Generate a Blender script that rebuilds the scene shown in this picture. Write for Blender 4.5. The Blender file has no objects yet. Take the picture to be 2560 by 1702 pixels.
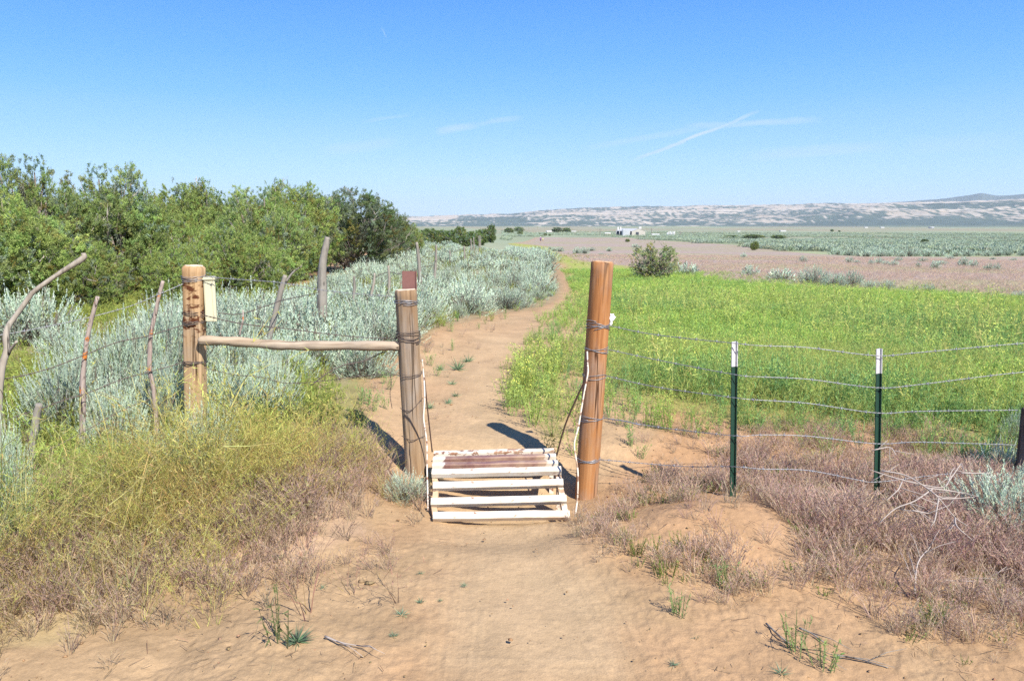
import bpy, bmesh, math, random
import numpy as np
from mathutils import Vector, Matrix, noise as mnoise

# ------------------------------------------------------------------ camera, sky, sun, exposure
SC = bpy.context.scene
COL = SC.collection
PITCH = math.atan(295 / 1960)
EYE = 1.6
cam_d = bpy.data.cameras.new('camera'); cam = bpy.data.objects.new('camera', cam_d); COL.objects.link(cam)
cam.location = (0, 0, EYE); cam.rotation_euler = (math.pi / 2 - PITCH, 0, 0)
cam_d.sensor_width = 36; cam_d.lens = 36 * 1960 / 2560; cam_d.clip_start = 0.05; cam_d.clip_end = 40000
SC.camera = cam

SUN_EL, SUN_BACK = math.radians(46), math.radians(33)      # sun behind the camera, to the right
to_sun = Vector((math.sin(SUN_BACK) * math.cos(SUN_EL), -math.cos(SUN_BACK) * math.cos(SUN_EL), math.sin(SUN_EL)))
sun_d = bpy.data.lights.new('sun', 'SUN'); sun = bpy.data.objects.new('sun', sun_d); COL.objects.link(sun)
sun_d.energy = 4.6; sun_d.angle = math.radians(0.5); sun_d.color = (1.0, 0.945, 0.86)
sun.location = (3, -3, 20)
sun.rotation_euler = to_sun.to_track_quat('Z', 'Y').to_euler()

SC.view_settings.view_transform = 'Standard'; SC.view_settings.look = 'None'
SC.view_settings.exposure = 0.95; SC.view_settings.gamma = 1.0
SC.render.engine = 'CYCLES'
SC.cycles.max_bounces = 5; SC.cycles.diffuse_bounces = 3; SC.cycles.transmission_bounces = 3
SC.cycles.volume_bounces = 0; SC.cycles.transparent_max_bounces = 4
SC.cycles.use_denoising = False; SC.cycles.denoiser = 'OPENIMAGEDENOISE'

world = bpy.data.worlds.new('World'); SC.world = world; world.use_nodes = True
WN = world.node_tree; WN.nodes.clear()


def nd(t, typ, **kw):
    n = t.nodes.new(typ)
    for k, v in kw.items():
        if k.startswith('i_'):
            n.inputs[int(k[2:])].default_value = v
        else:
            setattr(n, k, v)
    return n


def ramp(t, fac, stops):
    r = nd(t, 'ShaderNodeValToRGB'); t.links.new(fac, r.inputs[0]); e = r.color_ramp.elements
    while len(e) > 1: e.remove(e[-1])
    for i, (p, c) in enumerate(stops):
        el = e[0] if i == 0 else e.new(p)
        el.position = p; el.color = tuple(c) + (1,) if len(c) == 3 else c
    return r.outputs[0]


def build_world():
    t = WN; L = t.links.new
    out = nd(t, 'ShaderNodeOutputWorld'); bg = nd(t, 'ShaderNodeBackground'); L(bg.outputs[0], out.inputs[0])
    sky = nd(t, 'ShaderNodeTexSky', sky_type='NISHITA', sun_disc=False)
    sky.sun_elevation = SUN_EL
    sky.sun_rotation = math.atan2(to_sun.x, to_sun.y)
    sky.altitude = 1700; sky.air_density = 1.0; sky.dust_density = 0.6; sky.ozone_density = 1.6
    bg.inputs[1].default_value = 0.125
    tc = nd(t, 'ShaderNodeTexCoord')
    hs = nd(t, 'ShaderNodeHueSaturation'); hs.inputs['Saturation'].default_value = 1.3; hs.inputs['Value'].default_value = 1.12
    L(sky.outputs[0], hs.inputs['Color'])
    # thin high cloud, laid out by direction: streaks along a great circle
    def M(op, a, b=None, c=None):
        n = nd(t, 'ShaderNodeMath', operation=op)
        for i, v in enumerate((a, b, c)):
            if v is None: continue
            if isinstance(v, (int, float)): n.inputs[i].default_value = v
            else: L(v, n.inputs[i])
        return n.outputs[0]
    def dir_of(u, v):
        d = Vector(((u - 1280) / 1960, 1, (851 - v) / 1960))
        c, s = math.cos(PITCH), math.sin(PITCH)
        return Vector((d.x, c + d.z * s, d.z * c - s)).normalized()
    mask = None
    # streaks: start and end directions, half width (radians), strength
    SK = [((1575, 405), (1905, 276), .0024, .42), ((1450, 372), (1790, 315), .0045, .13), ((1700, 318), (2060, 299), .0045, .22),
          ((1085, 330), (1200, 311), .0055, .22), ((1180, 313), (1310, 293), .0035, .15), ((900, 306), (1030, 286), .0025, .10),
          ((790, 383), (1000, 352), .0085, .10), ((1850, 392), (2250, 362), .008, .14), ((952, 70), (968, 96), .0012, .12),
          ((1000, 455), (1400, 440), .007, .07), ((2250, 366), (2560, 350), .011, .08)]
    nz = nd(t, 'ShaderNodeTexNoise'); nz.inputs['Scale'].default_value = 26; nz.inputs['Detail'].default_value = 5
    mp = nd(t, 'ShaderNodeMapping'); mp.inputs['Scale'].default_value = (1, 1, 3.4)
    L(tc.outputs['Generated'], mp.inputs[0]); L(mp.outputs[0], nz.inputs['Vector'])
    wob = M('MULTIPLY', M('SUBTRACT', nz.outputs['Fac'], .5), .006)
    for (a, b, w, s) in SK:
        A, B = dir_of(*a), dir_of(*b)
        n = A.cross(B).normalized(); ln = (B - A).length; T = (B - A).normalized(); mid = (A + B) / 2
        d1 = nd(t, 'ShaderNodeVectorMath', operation='DOT_PRODUCT'); L(tc.outputs['Generated'], d1.inputs[0]); d1.inputs[1].default_value = n
        d2 = nd(t, 'ShaderNodeVectorMath', operation='DOT_PRODUCT'); L(tc.outputs['Generated'], d2.inputs[0]); d2.inputs[1].default_value = T
        across = M('DIVIDE', M('ABSOLUTE', M('ADD', d1.outputs['Value'], wob)), w)
        al = M('DIVIDE', M('ABSOLUTE', M('SUBTRACT', d2.outputs['Value'], T.dot(mid))), ln / 2)
        f = M('MULTIPLY', M('MAXIMUM', M('SUBTRACT', 1, M('MULTIPLY', across, across)), 0), M('MAXIMUM', M('SUBTRACT', 1, M('POWER', al, 3)), 0))
        front = nd(t, 'ShaderNodeVectorMath', operation='DOT_PRODUCT'); L(tc.outputs['Generated'], front.inputs[0]); front.inputs[1].default_value = mid
        f = M('MULTIPLY', f, M('GREATER_THAN', front.outputs['Value'], .5))
        f = M('MULTIPLY', f, M('MULTIPLY', s * 1.7, M('ADD', .45, nz.outputs['Fac'])))
        mask = f if mask is None else M('MAXIMUM', mask, f)
    # faint veil of cirrus above the horizon
    nz2 = nd(t, 'ShaderNodeTexNoise'); nz2.inputs['Scale'].default_value = 3.2; nz2.inputs['Detail'].default_value = 6
    mp2 = nd(t, 'ShaderNodeMapping'); mp2.inputs['Scale'].default_value = (1, 1, 9); mp2.inputs['Rotation'].default_value = (0, .07, 0)
    L(tc.outputs['Generated'], mp2.inputs[0]); L(mp2.outputs[0], nz2.inputs['Vector'])
    sep = nd(t, 'ShaderNodeSeparateXYZ'); L(tc.outputs['Generated'], sep.inputs[0])
    mr = nd(t, 'ShaderNodeMapRange'); L(sep.outputs['Z'], mr.inputs[0]); mr.inputs[1].default_value = 0.0; mr.inputs[2].default_value = .19; mr.inputs[3].default_value = .30; mr.inputs[4].default_value = 0
    v2 = nd(t, 'ShaderNodeMapRange'); L(nz2.outputs['Fac'], v2.inputs[0]); v2.inputs[1].default_value = .25; v2.inputs[2].default_value = .75
    veil = M('MULTIPLY', mr.outputs[0], M('ADD', .5, M('MULTIPLY', .5, v2.outputs[0])))
    mask = M('MINIMUM', M('ADD', mask, veil), .9)
    mx = nd(t, 'ShaderNodeMix', data_type='RGBA'); L(mask, mx.inputs[0]); L(hs.outputs[0], mx.inputs[6]); mx.inputs[7].default_value = (2.9, 3.55, 4.2, 1)
    L(mx.outputs[2], bg.inputs[0])
    # deepen the blue with height, as the camera saw it
    cr = ramp(t, M('MULTIPLY', sep.outputs['Z'], 1.0), [(0.0, (.43, .66, .86)), (.06, (.33, .61, .92)), (.15, (.165, .46, .96)), (.26, (.094, .325, .96)), (.6, (.07, .21, .70)), (1.0, (.045, .15, .50))])
    sc_ = nd(t, 'ShaderNodeVectorMath', operation='SCALE'); L(cr, sc_.inputs[0]); sc_.inputs['Scale'].default_value = 4.75
    mk = nd(t, 'ShaderNodeMix', data_type='RGBA'); mk.inputs[0].default_value = .88; L(hs.outputs[0], mk.inputs[6]); L(sc_.outputs[0], mk.inputs[7])
    L(mk.outputs[2], mx.inputs[6])


build_world()

# ------------------------------------------------------------------ small helpers
rng = np.random.default_rng(7)
random.seed(7)


def tag(o, label=None, cat=None, group=None, kind=None):
    if label: o['label'] = label
    if cat: o['category'] = cat
    if group: o['group'] = group
    if kind: o['kind'] = kind
    return o


def link(o, parent=None):
    COL.objects.link(o)
    if parent: o.parent = parent
    return o


def empty(name, loc=(0, 0, 0), rz=0.0):
    o = bpy.data.objects.new(name, None); COL.objects.link(o); o.location = loc; o.rotation_euler = (0, 0, rz)
    o.empty_display_size = .1
    return o


def mesh_np(name, V, F, C=None, mat=None, smooth=False):
    V = np.asarray(V, dtype=np.float32); F = np.asarray(F, dtype=np.int32)
    m = bpy.data.meshes.new(name); k = F.shape[1]
    m.vertices.add(len(V)); m.vertices.foreach_set('co', V.ravel())
    m.loops.add(F.size); m.loops.foreach_set('vertex_index', F.ravel())
    m.polygons.add(len(F)); m.polygons.foreach_set('loop_start', np.arange(0, F.size, k, dtype=np.int32))
    if smooth: m.polygons.foreach_set('use_smooth', np.ones(len(F), dtype=bool))
    if C is not None:
        a = m.attributes.new('Col', 'FLOAT_COLOR', 'POINT')
        a.data.foreach_set('color', np.concatenate([np.asarray(C, np.float32), np.ones((len(C), 1), np.float32)], 1).ravel())
    if mat: m.materials.append(mat)
    m.update(calc_edges=True); m.validate()
    return m


class MB:
    """collects tubes, boxes ... into one mesh"""
    def __init__(s): s.v = []; s.f = []
    def add(s, vs, fs):
        o = len(s.v); s.v += [tuple(p) for p in vs]; s.f += [tuple(i + o for i in f) for f in fs]
    def tube(s, pts, rad, n=8, caps=True, jit=0.0, seed=0):
        pts = [Vector(p) for p in pts]
        if not hasattr(rad, '__len__'): rad = [rad] * len(pts)
        rnd = random.Random(seed); vs = []; fs = []
        up = Vector((0.13, 0.31, 1)).normalized(); prev = None
        for i, p in enumerate(pts):
            t = (pts[min(i + 1, len(pts) - 1)] - pts[max(i - 1, 0)]).normalized()
            if prev is None:
                a = t.cross(up)
                if a.length < .2: a = t.cross(Vector((1, 0, 0)))
                a.normalize()
            else:
                a = (prev - t * prev.dot(t)).normalized()
            prev = a; b = t.cross(a)
            for k in range(n):
                an = 2 * math.pi * k / n
                r = rad[i] * (1 + jit * (rnd.random() - .5))
                vs.append(p + a * math.cos(an) * r + b * math.sin(an) * r)
        for i in range(len(pts) - 1):
            for k in range(n):
                k2 = (k + 1) % n
                fs.append((i * n + k, i * n + k2, (i + 1) * n + k2, (i + 1) * n + k))
        if caps:
            fs.append(tuple(range(n - 1, -1, -1))); fs.append(tuple(range((len(pts) - 1) * n, len(pts) * n)))
        s.add(vs, fs)
    def box(s, c, d, M=None):
        x, y, z = d[0] / 2, d[1] / 2, d[2] / 2
        vs = [Vector((i, j, k)) for i in (-x, x) for j in (-y, y) for k in (-z, z)]
        if M is not None: vs = [M @ v for v in vs]
        vs = [v + Vector(c) for v in vs]
        s.add(vs, [(0, 1, 3, 2), (4, 6, 7, 5), (0, 4, 5, 1), (2, 3, 7, 6), (0, 2, 6, 4), (1, 5, 7, 3)])
    def build(s, name, mat, parent=None, smooth=True, bevel=0, loc=None, angle=None):
        m = bpy.data.meshes.new(name); m.from_pydata(s.v, [], s.f); m.materials.append(mat)
        bm = bmesh.new(); bm.from_mesh(m); bmesh.ops.recalc_face_normals(bm, faces=bm.faces)
        if bevel: bmesh.ops.bevel(bm, geom=bm.edges[:], offset=bevel, segments=2, affect='EDGES')
        if smooth:
            for f in bm.faces: f.smooth = len(f.verts) <= 4
        bm.to_mesh(m); bm.free()
        o = bpy.data.objects.new(name, m); link(o, parent)
        if loc is not None: o.location = loc
        return o


def catmull(pts, k=6):
    P = [Vector(p) for p in pts]; P = [P[0] * 2 - P[1]] + P + [P[-1] * 2 - P[-2]]; out = []
    for i in range(1, len(P) - 2):
        for j in range(k):
            t = j / k
            out.append(.5 * ((2 * P[i]) + (P[i + 1] - P[i - 1]) * t + (2 * P[i - 1] - 5 * P[i] + 4 * P[i + 1] - P[i + 2]) * t * t + (3 * P[i] - P[i - 1] - 3 * P[i + 1] + P[i + 2]) * t ** 3))
    out.append(P[-2])
    return out


# value noise in numpy
def _hash(ix, iy, s):
    h = (ix.astype(np.int64) * 374761393 + iy.astype(np.int64) * 668265263 + s * 974634777) & 0xFFFFFFFF
    h = ((h ^ (h >> 13)) * 1274126177) & 0xFFFFFFFF
    return ((h ^ (h >> 16)) & 0xFFFF) / 65535.0


def vn(x, y, s=0):
    ix = np.floor(x); iy = np.floor(y); fx = x - ix; fy = y - iy
    fx = fx * fx * (3 - 2 * fx); fy = fy * fy * (3 - 2 * fy)
    a = _hash(ix, iy, s); b = _hash(ix + 1, iy, s); c = _hash(ix, iy + 1, s); d = _hash(ix + 1, iy + 1, s)
    return (a * (1 - fx) + b * fx) * (1 - fy) + (c * (1 - fx) + d * fx) * fy


def fbm(x, y, o=4, s=0):
    r = 0; a = .5; t = 0
    for i in range(o):
        r = r + a * vn(x, y, s + i * 17); t += a; a *= .5; x = x * 2.03 + 11.3; y = y * 2.03 + 5.1
    return r / t


def sst(a, b, x):
    t = np.clip((x - a) / (b - a), 0, 1)
    return t * t * (3 - 2 * t)


# ------------------------------------------------------------------ terrain height
SKY_U = [0, 700, 1016, 1278, 1367, 1546, 1770, 2068, 2218, 2330, 2404, 2434, 2471, 2508, 2560, 2900, 3400]
SKY_V = [549, 547, 545, 536, 526, 521, 517, 513, 509, 507, 505, 504, 503, 502, 500, 498, 496]
MT_V = [560, 560, 560, 560, 560, 560, 560, 525, 508, 500, 491, 485.5, 492, 491, 485, 490, 505]
SKY_T = (np.array(SKY_U) - 1280) / 1960


def terrain(x, y):
    x = np.asarray(x, float); y = np.asarray(y, float)
    r = np.hypot(x, y) + 1e-6; az = np.arctan2(x, y)
    fall = np.interp(np.log(r), np.log([1, 12, 30, 60, 150, 220, 300, 500, 900, 2000, 3000, 20000]), [0, 0, -.32, -1.0, -2.9, -3.95, -4.9, -6.6, -9.5, -13, -14, -14])
    side = .42 + .58 * sst(-.10, .03, az)
    z = fall * np.where(r < 800, side, side + (1 - side) * sst(800, 2500, r))
    fr = np.exp(-(r / 60) ** 2)
    z = z + .05 * (fbm(x * .5, y * .5, 3, 3) - .5) * fr + .035 * (fbm(x * 2.1, y * 2.1, 4, 5) - .5) * np.exp(-(r / 20) ** 2)
    # the gate stands in a slight hollow; the trail beyond is a little higher
    z = z + .09 * sst(4.95, 5.5, y) * np.exp(-(np.maximum(y - 6, 0) / 8) ** 2) * (np.abs(az) < 1.4)
    z = z - .075 * sst(3.6, 4.12, y) * sst(5.35, 4.9, y) * np.exp(-((x - .1) / .8) ** 4) - .06 * sst(4.16, 4.4, y) * sst(4.95, 4.8, y) * np.exp(-((x - .12) / .5) ** 4)
    z = z + .12 * np.exp(-((x - 1.02) / .55) ** 2 - ((y - 3.95) / .33) ** 2)          # spoil heap beside the right post
    z = z + .07 * sst(-.75, -1.1, x) * sst(3.4, 4.2, y) * sst(12, 7, y)
    z = z + .10 * sst(.0, -1.2, x + .12 * (y - 12)) * sst(8.5, 11, y) * sst(60, 25, y)   # bank under the sagebrush
    z = z - .22 * sst(-2.2, -4.6, x) * sst(9, 4, r) - .05 * sst(-.9, -1.4, x) * sst(4, 3, y)
    # rolling plain
    z = z + 1.1 * (fbm(x * .006, y * .006, 3, 9) - .5) * sst(120, 500, r)
    # hills
    T = np.tan(np.clip(az, -1.2, 1.2))
    vs = np.interp(T, SKY_T, SKY_V); vm = np.interp(T, SKY_T, MT_V)
    front = sst(1.35, 1.0, np.abs(az))
    H = 1.6 + (556 - vs) / 1960 * 7000 * np.cos(az) + 14
    p = np.interp(r, [2900, 3400, 3900, 4600, 5300, 6100, 7000, 7600, 9000, 20000], [0, .10, .20, .36, .60, .86, 1.0, .97, .9, .5])
    n1 = fbm(x * .0016, y * .0016, 5, 21); n2 = fbm(x * .006 + n1 * 2, y * .006, 4, 31)
    rid = 1 - np.abs(2 * fbm(x * .0035, y * .0035, 5, 41) - 1)
    hill = H * p + (p * (1 - p) * 4) * 26 * (n1 - .5) + sst(0, .15, p) * (24 * (rid - .7) + 26 * (n2 - .5)) * np.where(p > .93, .35, 1)
    fh = 46 * np.exp(-((r - 4300) / 650) ** 2) * sst(.33, .50, T) + 14 * np.exp(-((r - 4000) / 400) ** 2) * (sst(-.2, .02, T) * sst(.12, .04, T))
    hm = (1.6 + (556 - vm) / 1960 * 9800 * np.cos(az) + 14) * np.exp(-((r - 9800) / 900) ** 2)
    hill = np.maximum(hill + fh, hm + 12 * (rid - .7) * (hm > 20))
    hill = np.maximum(hill, 0)
    return z + hill * front * sst(2850, 3050, r)


TC, TS = math.cos(PITCH), math.sin(PITCH)


def ray(u, v):
    d = ((u - 1280) / 1960, (851 - v) / 1960)
    return np.array((d[0], TC + d[1] * TS, d[1] * TC - TS))


def at(u, v, y):                      # the point at distance y along the view that shows at photo pixel (u, v)
    d = ray(u, v); t = y / d[1]
    return Vector((d[0] * t, y, EYE + d[2] * t))


_T = np.geomspace(.8, 12000, 5000)


def gnd(u, v):                        # where the line of sight through (u, v) meets the ground
    d = ray(u, v); X = d[0] * _T; Y = d[1] * _T; Z = EYE + d[2] * _T
    h = terrain(X, Y); i = np.argmax(Z <= h)
    if not (Z <= h).any(): i = len(_T) - 1
    return X[i], Y[i]


def zat(x, y): return float(terrain(np.array([x]), np.array([y]))[0])


def poly(pts): return np.array([gnd(*p) for p in pts])


def inpoly(P, x, y):
    c = np.zeros(x.shape, bool); n = len(P)
    for i in range(n):
        x1, y1 = P[i]; x2, y2 = P[(i + 1) % n]
        if y1 == y2: continue
        k = ((y1 > y) != (y2 > y)) & (x < (x2 - x1) * (y - y1) / (y2 - y1) + x1)
        c ^= k
    return c


def soft(P, x, y, w=.012):
    r = np.hypot(x, y) * w; m = inpoly(P, x, y).astype(float)
    for k in range(10):
        a = k * 2.4; q = math.sqrt((k + 1) / 10); m = m + inpoly(P, x + math.cos(a) * q * r, y + math.sin(a) * q * r * 1.6)
    return m / 11


R_BARE = poly([(930, 1175), (905, 1040), (915, 960), (960, 925), (1050, 845), (1150, 806), (1260, 782), (1330, 768), (1385, 748), (1398, 714), (1374, 676), (1362, 662), (1384, 656), (1408, 690), (1420, 730), (1445, 765), (1470, 850), (1500, 920), (1560, 1000), (1640, 1040), (1640, 1120), (1560, 1180), (1470, 1230)])
R_TRACK = poly([(1090, 1720), (1130, 1400), (1120, 1310), (1120, 1200), (1140, 1000), (1180, 900), (1240, 830), (1330, 780), (1385, 750), (1400, 712), (1372, 668), (1380, 664), (1402, 695), (1420, 735), (1400, 768), (1325, 805), (1278, 850), (1258, 930), (1270, 1040), (1330, 1120), (1400, 1200), (1410, 1310), (1480, 1400), (1640, 1720)])
R_STRIP = poly([(1290, 1045), (1350, 1100), (1395, 1105), (1398, 990), (1392, 920), (1385, 880), (1352, 880), (1318, 915), (1290, 940), (1275, 990)])
R_MEADOW = poly([(1545, 1010), (1700, 1040), (1900, 1070), (2150, 1060), (2400, 1100), (2700, 1140), (3900, 1180), (4400, 800), (2560, 752), (2354, 736), (1949, 714), (1747, 696), (1560, 668), (1440, 652), (1330, 617), (1262, 604), (1248, 607), (1310, 628), (1355, 645), (1395, 668), (1418, 706), (1452, 755), (1505, 840), (1545, 930)])
R_PURPLE = poly([(1440, 652), (1330, 617), (1262, 604), (1290, 592), (1500, 589), (1815, 613), (2000, 632), (2174, 642), (2560, 640), (3900, 650), (4400, 800), (2560, 752), (2354, 736), (1949, 714), (1747, 696), (1560, 668)])
R_CHEAT = poly([(1880, 1350), (1930, 1260), (1860, 1185), (1880, 1140), (2100, 1120), (2560, 1160), (3900, 1250), (4200, 1600), (2560, 1540), (2350, 1490), (2200, 1450), (2000, 1420)])
R_CHEAT2 = poly([(1540, 1290), (1580, 1190), (1720, 1150), (1900, 1120), (2100, 1100), (2560, 1150), (4200, 1620), (2560, 1650), (2200, 1560), (1900, 1530), (1700, 1510), (1570, 1440), (1440, 1330)])
R_CHEATL = poly([(560, 1180), (760, 1130), (985, 1120), (985, 1170), (935, 1200), (905, 1260), (900, 1330), (790, 1400), (640, 1440), (500, 1450), (480, 1300)])
R_MUST = poly([(-1500, 1240), (-200, 1200), (300, 1170), (560, 1160), (930, 1120), (930, 1150), (800, 1210), (680, 1280), (650, 1350), (570, 1410), (450, 1480), (300, 1540), (150, 1590), (-100, 1610), (-1500, 1700)])
R_LEFTG = poly([(-2500, 1240), (300, 1190), (560, 1180), (930, 1130), (900, 1040), (900, 960), (960, 900), (1060, 820), (1090, 760), (900, 700), (600, 720), (-600, 760), (-2500, 900)])
R_BANK = poly([(1040, 840), (1150, 800), (1262, 776), (1345, 757), (1378, 740), (1385, 715), (1362, 672), (1345, 645), (1300, 625), (1262, 612), (1240, 596), (1000, 592), (960, 640), (830, 690), (600, 740), (-900, 790), (-2500, 900), (-1800, 1130), (300, 1120), (560, 1110), (760, 1040), (900, 940)])

# ------------------------------------------------------------------ materials
MATS = {}


def newmat(name):
    m = bpy.data.materials.new(name); m.use_nodes = True; t = m.node_tree; t.nodes.clear()
    out = nd(t, 'ShaderNodeOutputMaterial')
    return m, t, out


def leafmat(name, trans=.3, gloss=False):
    m, t, out = newmat(name); L = t.links.new
    a = nd(t, 'ShaderNodeAttribute', attribute_name='Col')
    oi = nd(t, 'ShaderNodeObjectInfo')
    mr = nd(t, 'ShaderNodeMapRange'); L(oi.outputs['Random'], mr.inputs[0]); mr.inputs[3].default_value = .82; mr.inputs[4].default_value = 1.16
    hs = nd(t, 'ShaderNodeHueSaturation'); L(a.outputs['Color'], hs.inputs['Color']); L(mr.outputs[0], hs.inputs['Value'])
    d = nd(t, 'ShaderNodeBsdfDiffuse'); tr = nd(t, 'ShaderNodeBsdfTranslucent'); mx = nd(t, 'ShaderNodeMixShader'); mx.inputs[0].default_value = trans
    L(hs.outputs[0], d.inputs[0]); L(hs.outputs[0], tr.inputs[0]); L(d.outputs[0], mx.inputs[1]); L(tr.outputs[0], mx.inputs[2]); L(mx.outputs[0], out.inputs[0])
    MATS[name] = m
    return m


def ramp(t, fac, stops):
    r = nd(t, 'ShaderNodeValToRGB'); t.links.new(fac, r.inputs[0]); e = r.color_ramp.elements
    while len(e) > 1: e.remove(e[-1])
    for i, (p, c) in enumerate(stops):
        el = e[0] if i == 0 else e.new(p)
        el.position = p; el.color = tuple(c) + (1,) if len(c) == 3 else c
    return r.outputs[0]


def mixc(t, fac, a, b, mode='MIX'):
    n = nd(t, 'ShaderNodeMix', data_type='RGBA', blend_type=mode); L = t.links.new
    for i, v in ((0, fac), (6, a), (7, b)):
        if isinstance(v, (int, float)): n.inputs[i].default_value = v
        elif isinstance(v, tuple): n.inputs[i].default_value = v + (1,)
        else: L(v, n.inputs[i])
    return n.outputs[2]


def noi(t, scale, detail=4, vec=None, stretch=None, rough=.55, dist=0.0):
    n = nd(t, 'ShaderNodeTexNoise'); n.inputs['Scale'].default_value = scale; n.inputs['Detail'].default_value = detail
    n.inputs['Roughness'].default_value = rough; n.inputs['Distortion'].default_value = dist
    if vec is None:
        vec = nd(t, 'ShaderNodeTexCoord').outputs['Object']
    if stretch:
        mp = nd(t, 'ShaderNodeMapping'); mp.inputs['Scale'].default_value = stretch; t.links.new(vec, mp.inputs[0]); vec = mp.outputs[0]
    t.links.new(vec, n.inputs['Vector'])
    return n.outputs['Fac']


def rng_(t, f, a, b, c=0, d=1):
    n = nd(t, 'ShaderNodeMapRange'); t.links.new(f, n.inputs[0])
    for i, v in zip((1, 2, 3, 4), (a, b, c, d)): n.inputs[i].default_value = v
    return n.outputs[0]


def pbsdf(t, out, col, rough=.8, metal=0.0, bump=None, bstr=.3, bdist=.01, spec=.3):
    b = nd(t, 'ShaderNodeBsdfPrincipled'); L = t.links.new
    if isinstance(col, tuple): b.inputs['Base Color'].default_value = col + (1,)
    else: L(col, b.inputs['Base Color'])
    b.inputs['Roughness'].default_value = rough; b.inputs['Metallic'].default_value = metal
    b.inputs['Specular IOR Level'].default_value = spec
    if bump is not None:
        bn = nd(t, 'ShaderNodeBump'); bn.inputs['Strength'].default_value = bstr; bn.inputs['Distance'].default_value = bdist
        L(bump, bn.inputs['Height']); L(bn.outputs[0], b.inputs['Normal'])
    L(b.outputs[0], out.inputs[0])
    return b


def wood(name, light, mid, dark, axis='z', lichen=False, rot=False, crack=.5, greyed=.5):
    m, t, out = newmat(name)
    st = {'z': (1, 1, .045), 'x': (.045, 1, 1)}[axis]
    g = noi(t, 38, 6, stretch=st, dist=.6)
    g2 = noi(t, 7, 3, stretch=st)
    blot = noi(t, 6, 4)
    c = ramp(t, g, [(.25, dark), (.45, mid), (.7, light)])
    c = mixc(t, rng_(t, g2, .35, .7), c, mid, 'MULTIPLY') if False else mixc(t, rng_(t, g2, .4, .7, 0, .6), c, light)
    c = mixc(t, rng_(t, blot, .55, .75, 0, .45), c, dark)
    c = mixc(t, rng_(t, noi(t, 4.2, 5, stretch={'z': (1, 1, .3), 'x': (.3, 1, 1)}[axis], rough=.65), .44, .62, 0, greyed), c, (.30, .26, .215))
    tcv = nd(t, 'ShaderNodeTexCoord').outputs['Object']; mpk = nd(t, 'ShaderNodeMapping'); mpk.inputs['Scale'].default_value = {'z': (1, 1, .42), 'x': (.42, 1, 1)}[axis]; t.links.new(tcv, mpk.inputs[0])
    vk = nd(t, 'ShaderNodeTexVoronoi'); vk.inputs['Scale'].default_value = 6.5; t.links.new(mpk.outputs[0], vk.inputs['Vector'])
    c = mixc(t, rng_(t, vk.outputs['Distance'], .05, .13, .85, 0), c, tuple(x * .55 for x in dark))
    c = mixc(t, rng_(t, noi(t, 55, 3, stretch={'z': (1, 1, .02), 'x': (.02, 1, 1)}[axis]), .55, .72, 0, .55), c, dark)
    ck = noi(t, 15, 2, stretch={'z': (1, 1, .03), 'x': (.03, 1, 1)}[axis], dist=.3)
    crk = rng_(t, ck, crack - .015, crack + .012, 1, 0)
    crk2 = rng_(t, ck, crack - .04, crack - .02, 0, 1)
    mm = nd(t, 'ShaderNodeMath', operation='MULTIPLY'); t.links.new(crk, mm.inputs[0]); t.links.new(crk2, mm.inputs[1])
    cmk = rng_(t, noi(t, 5, 2, stretch={'z': (1, 1, .25), 'x': (.25, 1, 1)}[axis]), .44, .52)
    m2_ = nd(t, 'ShaderNodeMath', operation='MULTIPLY'); t.links.new(mm.outputs[0], m2_.inputs[0]); t.links.new(cmk, m2_.inputs[1]); mm = m2_
    c = mixc(t, mm.outputs[0], c, tuple(x * .3 for x in dark))
    if lichen:
        l1 = rng_(t, noi(t, 17, 3), .60, .66)
        c = mixc(t, l1, c, (.50, .17, .035))
        l2 = rng_(t, noi(t, 30, 2, stretch=(1, 1, .8)), .6, .66)
        c = mixc(t, l2, c, (.13, .10, .085))
    if rot:
        rr = rng_(t, noi(t, 12, 4, stretch=(1, 1, 2.2), rough=.7), .50, .56)
        zz = nd(t, 'ShaderNodeSeparateXYZ'); t.links.new(nd(t, 'ShaderNodeTexCoord').outputs['Object'], zz.inputs[0])
        a = rng_(t, zz.outputs['Z'], .70, .80); b_ = rng_(t, zz.outputs['Z'], 1.12, 1.17, 1, 0)
        k = nd(t, 'ShaderNodeMath', operation='MULTIPLY'); t.links.new(a, k.inputs[0]); t.links.new(b_, k.inputs[1])
        k2 = nd(t, 'ShaderNodeMath', operation='MULTIPLY'); t.links.new(k.outputs[0], k2.inputs[0]); t.links.new(rr, k2.inputs[1])
        c = mixc(t, k.outputs[0], c, (.50, .27, .10), 'MIX') if False else c
        c = mixc(t, k2.outputs[0], c, (.09, .03, .012))  # dark rot; the shade of its uncarved hollows is put into the colour
    bm = nd(t, 'ShaderNodeMath', operation='SUBTRACT'); t.links.new(g, bm.inputs[0]); t.links.new(mm.outputs[0], bm.inputs[1])
    pbsdf(t, out, c, .85, bump=bm.outputs[0], bstr=.7, bdist=.004, spec=.2)
    MATS[name] = m
    return m


def plain(name, col, rough=.6, metal=0.0, var=.12, scale=20, spec=.4):
    m, t, out = newmat(name)
    n = noi(t, scale, 4)
    c = mixc(t, n, tuple(x * (1 - var * 1.6) for x in col), tuple(min(1, x * (1 + var)) for x in col))
    pbsdf(t, out, c, rough, metal, bump=n, bstr=.15, bdist=.002, spec=spec)
    MATS[name] = m
    return m


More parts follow.
